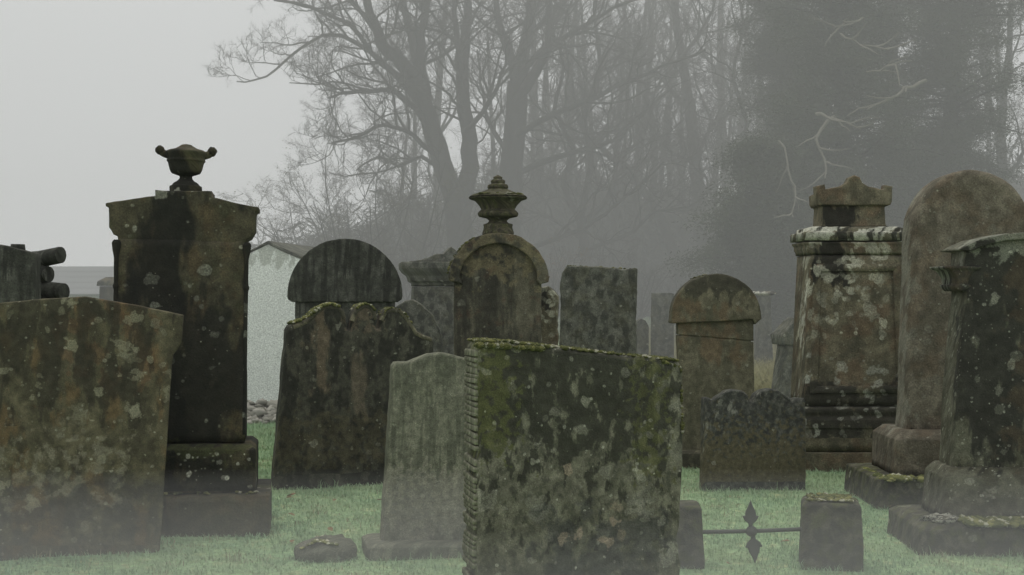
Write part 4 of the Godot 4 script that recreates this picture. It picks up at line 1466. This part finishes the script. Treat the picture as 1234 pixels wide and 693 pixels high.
	# dead pale boughs hanging in front of the evergreens
	var bare := [["long pale dead bough hanging across the evergreens", [1118, 98, 1090, 108, 1075, 118, 1045, 132]], ["forked pale dead bough low on the evergreens", [985, 135, 1010, 145, 1038, 156]], ["crooked pale dead bough drooping before the evergreens", [1008, 140, 985, 165, 995, 190, 994, 215]], ["very thin pale dead bough hanging straight down the short evergreen", [940, 170, 952, 205, 957, 235, 956, 262]], ["short pale dead bough sloping high on the evergreens", [1040, 20, 1022, 28, 1005, 33]], ["thin pale dead bough lying level high on the evergreens", [1015, 42, 1040, 52, 1072, 60]], ["small pale dead twig beside the long hanging bough", [1045, 88, 1060, 84, 1082, 78]]]
	for k in bare.size():
		var at := P(bare[k][1][0], bare[k][1][1], 27.9)
		var o := thing("dead_bough", bare[k][0], "branch", at)
		var bb := bag()
		var pts := limb_points(bare[k][1], 27.9, at, r, 0.0, 0.6)
		tube(bb, pts, 0.045 if k < 3 else 0.025, 0.014, 7)
		piece("stem", finish(bb, 2.0), M.dead_branch, o)
		for j in 4:
			var sb := bag()
			var e := along(pts, 0.3 + j * 0.2)
			tube(sb, wander(r, e[0], aside(r, e[1], 0.8, 0.0), 0.7, 4, 0.3, 0.0), 0.025, 0.008, 5)
			piece("side_shoot", finish(sb, 2.0), M.dead_branch, o)
	# undergrowth
	var shrubs := [[345, 41, 2.4, 0], [385, 38, 4.0, 400], [430, 40, 5.6, 700], [470, 37, 5.2, 500], [510, 41, 4.6, 200], [560, 44, 3.0, 40], [650, 37, 2.6, 120], [700, 44, 3.2, 30], [760, 40, 2.4, 60], [810, 44, 2.8, 30], [880, 43, 3.0, 60], [300, 45, 2.0, 0], [235, 52, 2.6, 0]]
	var looks := ["low bare shrub at the open end of the wood", "spreading shrub with a few yellowing leaves", "tall twiggy shrub with yellow green leaves", "dense shrub in front of the forked tree", "twiggy shrub at the foot of the forked tree", "low shrub between the two thickest trees", "rusty leaved shrub behind the lidded urn", "grey twiggy shrub behind the square stone", "low scrubby shrub behind the pale far stone", "twiggy shrub under the arching tree", "shrub at the foot of the slim tree", "smallest bare shrub beside the misty clearing", "faint bare shrub far off beyond the urn monument"]
	for k in shrubs.size():
		var q: Array = shrubs[k]
		shrub(looks[k], q[0], q[1], 120 + k, q[2], q[3], Color(0.10, 0.11, 0.035) if k != 6 else Color(0.2, 0.1, 0.03))
	# the far wood as one mass
	var where := []
	var tints := PackedColorArray()
	for k in 6200:
		var px := r.randf_range(300, 1300)
		var dd := r.randf_range(58.0, 74.0)
		var tall := (1.8 + 4.0 * smoothstep(280.0, 620.0, px)) * (1.0 + 0.45 * wear.get_noise_2d(px * 0.012, 3.0))
		var p := Vector3(X(px, dd), pow(r.randf(), 0.8) * tall + 0.2, -dd)
		where.append(Transform3D(Basis.from_euler(Vector3(r.randf_range(-0.5, 0.5), r.randf() * TAU, r.randf_range(-0.5, 0.5))).scaled(Vector3.ONE * r.randf_range(1.2, 2.4)), p))
		tints.append(Color(0.05, 0.05, 0.035))
	var far := scatter("far_wood", M.thicket, M.leaf, self, where, tints) if M.has("thicket") else null
	if far == null:
		M.thicket = leaf_clump(65, 60, 0.05, 9.0)
		far = scatter("far_wood", M.thicket, M.leaf, self, where, tints)
	tag(far, "misty mass of brushwood far behind the graves", "woodland", "", "stuff")


# ---------------------------------------------------------------- grass and small things

func tuft_mesh(s: int, blades: int, height: float, spread: float, wide: float) -> ArrayMesh:
	var r := RandomNumberGenerator.new()
	r.seed = s
	var b := bag()
	for k in blades:
		var turn := r.randf() * TAU
		var p := Vector3(r.randfn(), 0, r.randfn()) * spread
		var lean := Vector3(cos(turn), 0, sin(turn)) * r.randf_range(0.4, 1.5)
		var side := Vector3(-sin(turn), 0, cos(turn)) * wide
		var h := height * r.randf_range(0.5, 1.2)
		var m := p + lean * h * 0.4 + Vector3(0, h * 0.65, 0)
		var t := p + lean * h * 1.0 + Vector3(0, h * 0.95, 0)
		var q: int = b.v.size()
		b.v.append_array(PackedVector3Array([p - side, p + side, m + side * 0.7, m - side * 0.7, t]))
		b.i.append_array([q, q + 1, q + 2, q, q + 2, q + 3, q + 3, q + 2, q + 4])
	return finish(b, 1.0)


func build_grass():
	var r := RandomNumberGenerator.new()
	r.seed = 300
	var near := tuft_mesh(301, 14, 0.024, 0.032, 0.0016)
	var where := []
	var tints := PackedColorArray()
	for k in 85000:
		var d := sqrt(r.randf_range(16.0, 324.0))
		var x := r.randf_range(-0.5, 0.5) * d * 0.95
		var s := r.randf_range(0.7, 1.35) * (1.0 + 0.05 * (d - 5.0))
		where.append(Transform3D(Basis(Vector3.UP, r.randf() * TAU).scaled(Vector3(s, s * (r.randf_range(0.6, 1.2) if r.randf() > 0.05 else r.randf_range(1.5, 2.4)), s)), Vector3(x, ground_height(x, -d) - 0.004, -d)))
		var f := clampf(0.5 + 1.3 * wear.get_noise_2d(x * 0.9, d * 0.9) + r.randf_range(-0.25, 0.25), 0.0, 1.0)
		tints.append(Color(0.225, 0.34, 0.2).lerp(Color(0.32, 0.42, 0.25), f) if r.randf() > 0.06 else Color(0.24, 0.22, 0.14))
	var o := scatter("grass", near, M.grass, self, where, tints)
	tag(o, "short green grass covering the ground between the stones", "grass", "", "stuff")
	var long := tuft_mesh(302, 22, 0.34, 0.07, 0.004)
	where = []
	tints = PackedColorArray()
	for k in 9000:
		var d := r.randf_range(15.5, 36.0)
		var x := X(r.randf_range(690, 1010), d)
		var s := r.randf_range(0.6, 1.3)
		where.append(Transform3D(Basis(Vector3.UP, r.randf() * TAU).scaled(Vector3(s, s, s)), Vector3(x, ground_height(x, -d) - 0.01, -d)))
		tints.append(Color(0.3, 0.27, 0.14).lerp(Color(0.19, 0.2, 0.08), r.randf()))
	o = scatter("dry_grass", long, M.grass, self, where, tints)
	tag(o, "long yellowed grass behind the last graves", "grass", "", "stuff")


func build_small_things():
	var r := RandomNumberGenerator.new()
	r.seed = 400
	# kerb posts and the iron rail between them
	var d := 6.75
	var post := thing("kerb_post", "short square mossy-topped stone post holding an iron rail's end", "post", Vector3(X(1001, d), 0, -d))
	post.rotation_degrees.y = -12
	piece("shaft", block_mesh([[-0.1, 0.17, 0.15], [0.30, 0.155, 0.14], [0.34, 0.155, 0.14], [0.362, 0.135, 0.12]], 1.6, 0.007, 0.02), M.base, post)
	moss_on(post, [Vector3(-0.13, 0.37, 0), Vector3(0.13, 0.37, 0)], 0.22, 420, 0.016, 44, 0.5, 1.3)
	var post2 := thing("kerb_post", "short grey stone post beside the large mossy tooled slab", "post", Vector3(X(818, d + 0.05), 0, -d - 0.05))
	post2.rotation_degrees.y = -4
	piece("shaft", block_mesh([[-0.1, 0.135, 0.13], [0.29, 0.12, 0.115], [0.32, 0.12, 0.115], [0.335, 0.1, 0.1]], 1.6, 0.007, 0.02), M.base, post2)
	var y := Y(640, d)
	var x0 := X(843, d)
	var x1 := X(968, d)
	var rail := thing("iron_rail", "rusty iron rail with a leaf-shaped spike between two posts", "railing", Vector3((x0 + x1) * 0.5, 0, -d))
	var half := (x1 - x0) * 0.5 + 0.02
	var bb := bag()
	tube(bb, PackedVector3Array([Vector3(-half, y - 0.005, 0), Vector3(0, y, 0), Vector3(half, y + 0.012, 0)]), 0.011, 0.011, 10)
	piece("bar", finish(bb, 1.0), M.iron, rail)
	var spike := PackedVector2Array([Vector2(-0.008, 0), Vector2(0.008, 0), Vector2(0.012, 0.03), Vector2(0.03, 0.045), Vector2(0.044, 0.07), Vector2(0.03, 0.072), Vector2(0.026, 0.095), Vector2(0.012, 0.125), Vector2(0, 0.155), Vector2(-0.012, 0.125), Vector2(-0.026, 0.095), Vector2(-0.03, 0.072), Vector2(-0.044, 0.07), Vector2(-0.03, 0.045), Vector2(-0.012, 0.03)])
	var sm := slab_mesh(spike, 0.022, 1.0, 0.001, 0.006, 0.012)
	var up := piece("spike", sm, M.iron, rail)
	up.position = Vector3(-0.005, y + 0.012, 0)
	var down := piece("spike", sm, M.iron, rail)
	down.position = Vector3(0.008, y - 0.012, 0)
	down.rotation_degrees.z = 184
	down.scale = Vector3(1.05, 1.05, 1.0)
	var knob := piece("collar", lathe_mesh([[-0.03, 0.01], [-0.02, 0.026], [0.0, 0.034], [0.02, 0.026], [0.03, 0.01]], 1.0, 14, 0.002), M.iron, rail)
	knob.position = Vector3(0.0, y, 0)
	# mossy rock in the grass
	d = 6.95
	var rock := thing("mossy_rock", "small mossy rock sunk in the grass", "rock", Vector3(X(392, d), 0, -d))
	var rk := piece("stone", lump_mesh(21.0, 0.35, 12, 18), M.slender, rock)
	rk.scale = Vector3(0.17, 0.1, 0.13)
	rk.position.y = 0.015
	moss_on(rock, [Vector3(-0.13, 0.06, 0.0), Vector3(-0.04, 0.105, 0.0), Vector3(0.08, 0.085, 0.0)], 0.16, 420, 0.016, 45, 0.5, 2.0)
	# a chip of stone behind the front slab, on the ground a few leaves
	d = 5.35
	var heap := []
	var tints := PackedColorArray()
	for k in 420:
		var p := Vector3(r.randf_range(-0.6, 0.5), 0.0, r.randf_range(-0.35, 0.35))
		p.y = 0.22 * (1.0 - absf(p.z) / 0.4) * r.randf()
		heap.append(Transform3D(Basis.from_euler(Vector3(r.randf() * TAU, r.randf() * TAU, r.randf() * TAU)).scaled(Vector3(1.3, 0.8, 1.0) * r.randf_range(0.025, 0.07)), p))
		tints.append(Color(0.16, 0.16, 0.13).lerp(Color(0.34, 0.33, 0.29), r.randf()))
	var rub := scatter("rubble", lump_mesh(3.0, 0.8, 4, 6), M.moss, self, heap, tints)
	rub.position = Vector3(X(318, 14.2), 0.02, -14.2)
	tag(rub, "heap of small grey rubble at the whitewashed wall's foot", "rubble", "", "stuff")
	var lb := bag()
	lb.v.append_array(PackedVector3Array([Vector3(0, 0, -0.03), Vector3(0.016, 0.006, -0.008), Vector3(0.014, 0.008, 0.012), Vector3(0, 0.002, 0.032), Vector3(-0.014, 0.009, 0.012), Vector3(-0.016, 0.006, -0.008), Vector3(0, 0.0, 0.0)]))
	for k in 6:
		lb.i.append_array([6, k, (k + 1) % 6])
	var leaf := finish(lb, 1.0)
	var tan := plain(Color(0.46, 0.38, 0.27), 0.8)
	for k in 16:
		var dd := r.randf_range(6.2, 9.0)
		var px := r.randf_range(320, 460) if k % 2 else r.randf_range(830, 1100)
		var o := piece(numbered("fallen_leaf"), leaf, tan, self)
		var x := X(px, dd)
		o.position = Vector3(x, ground_height(x, -dd) + 0.024, -dd)
		o.rotation = Vector3(r.randf_range(-0.3, 0.3), r.randf() * TAU, r.randf_range(-0.3, 0.3))
		tag(o, "small tan fallen leaf lying on the grass", "leaf", "fallen leaves on the grass")
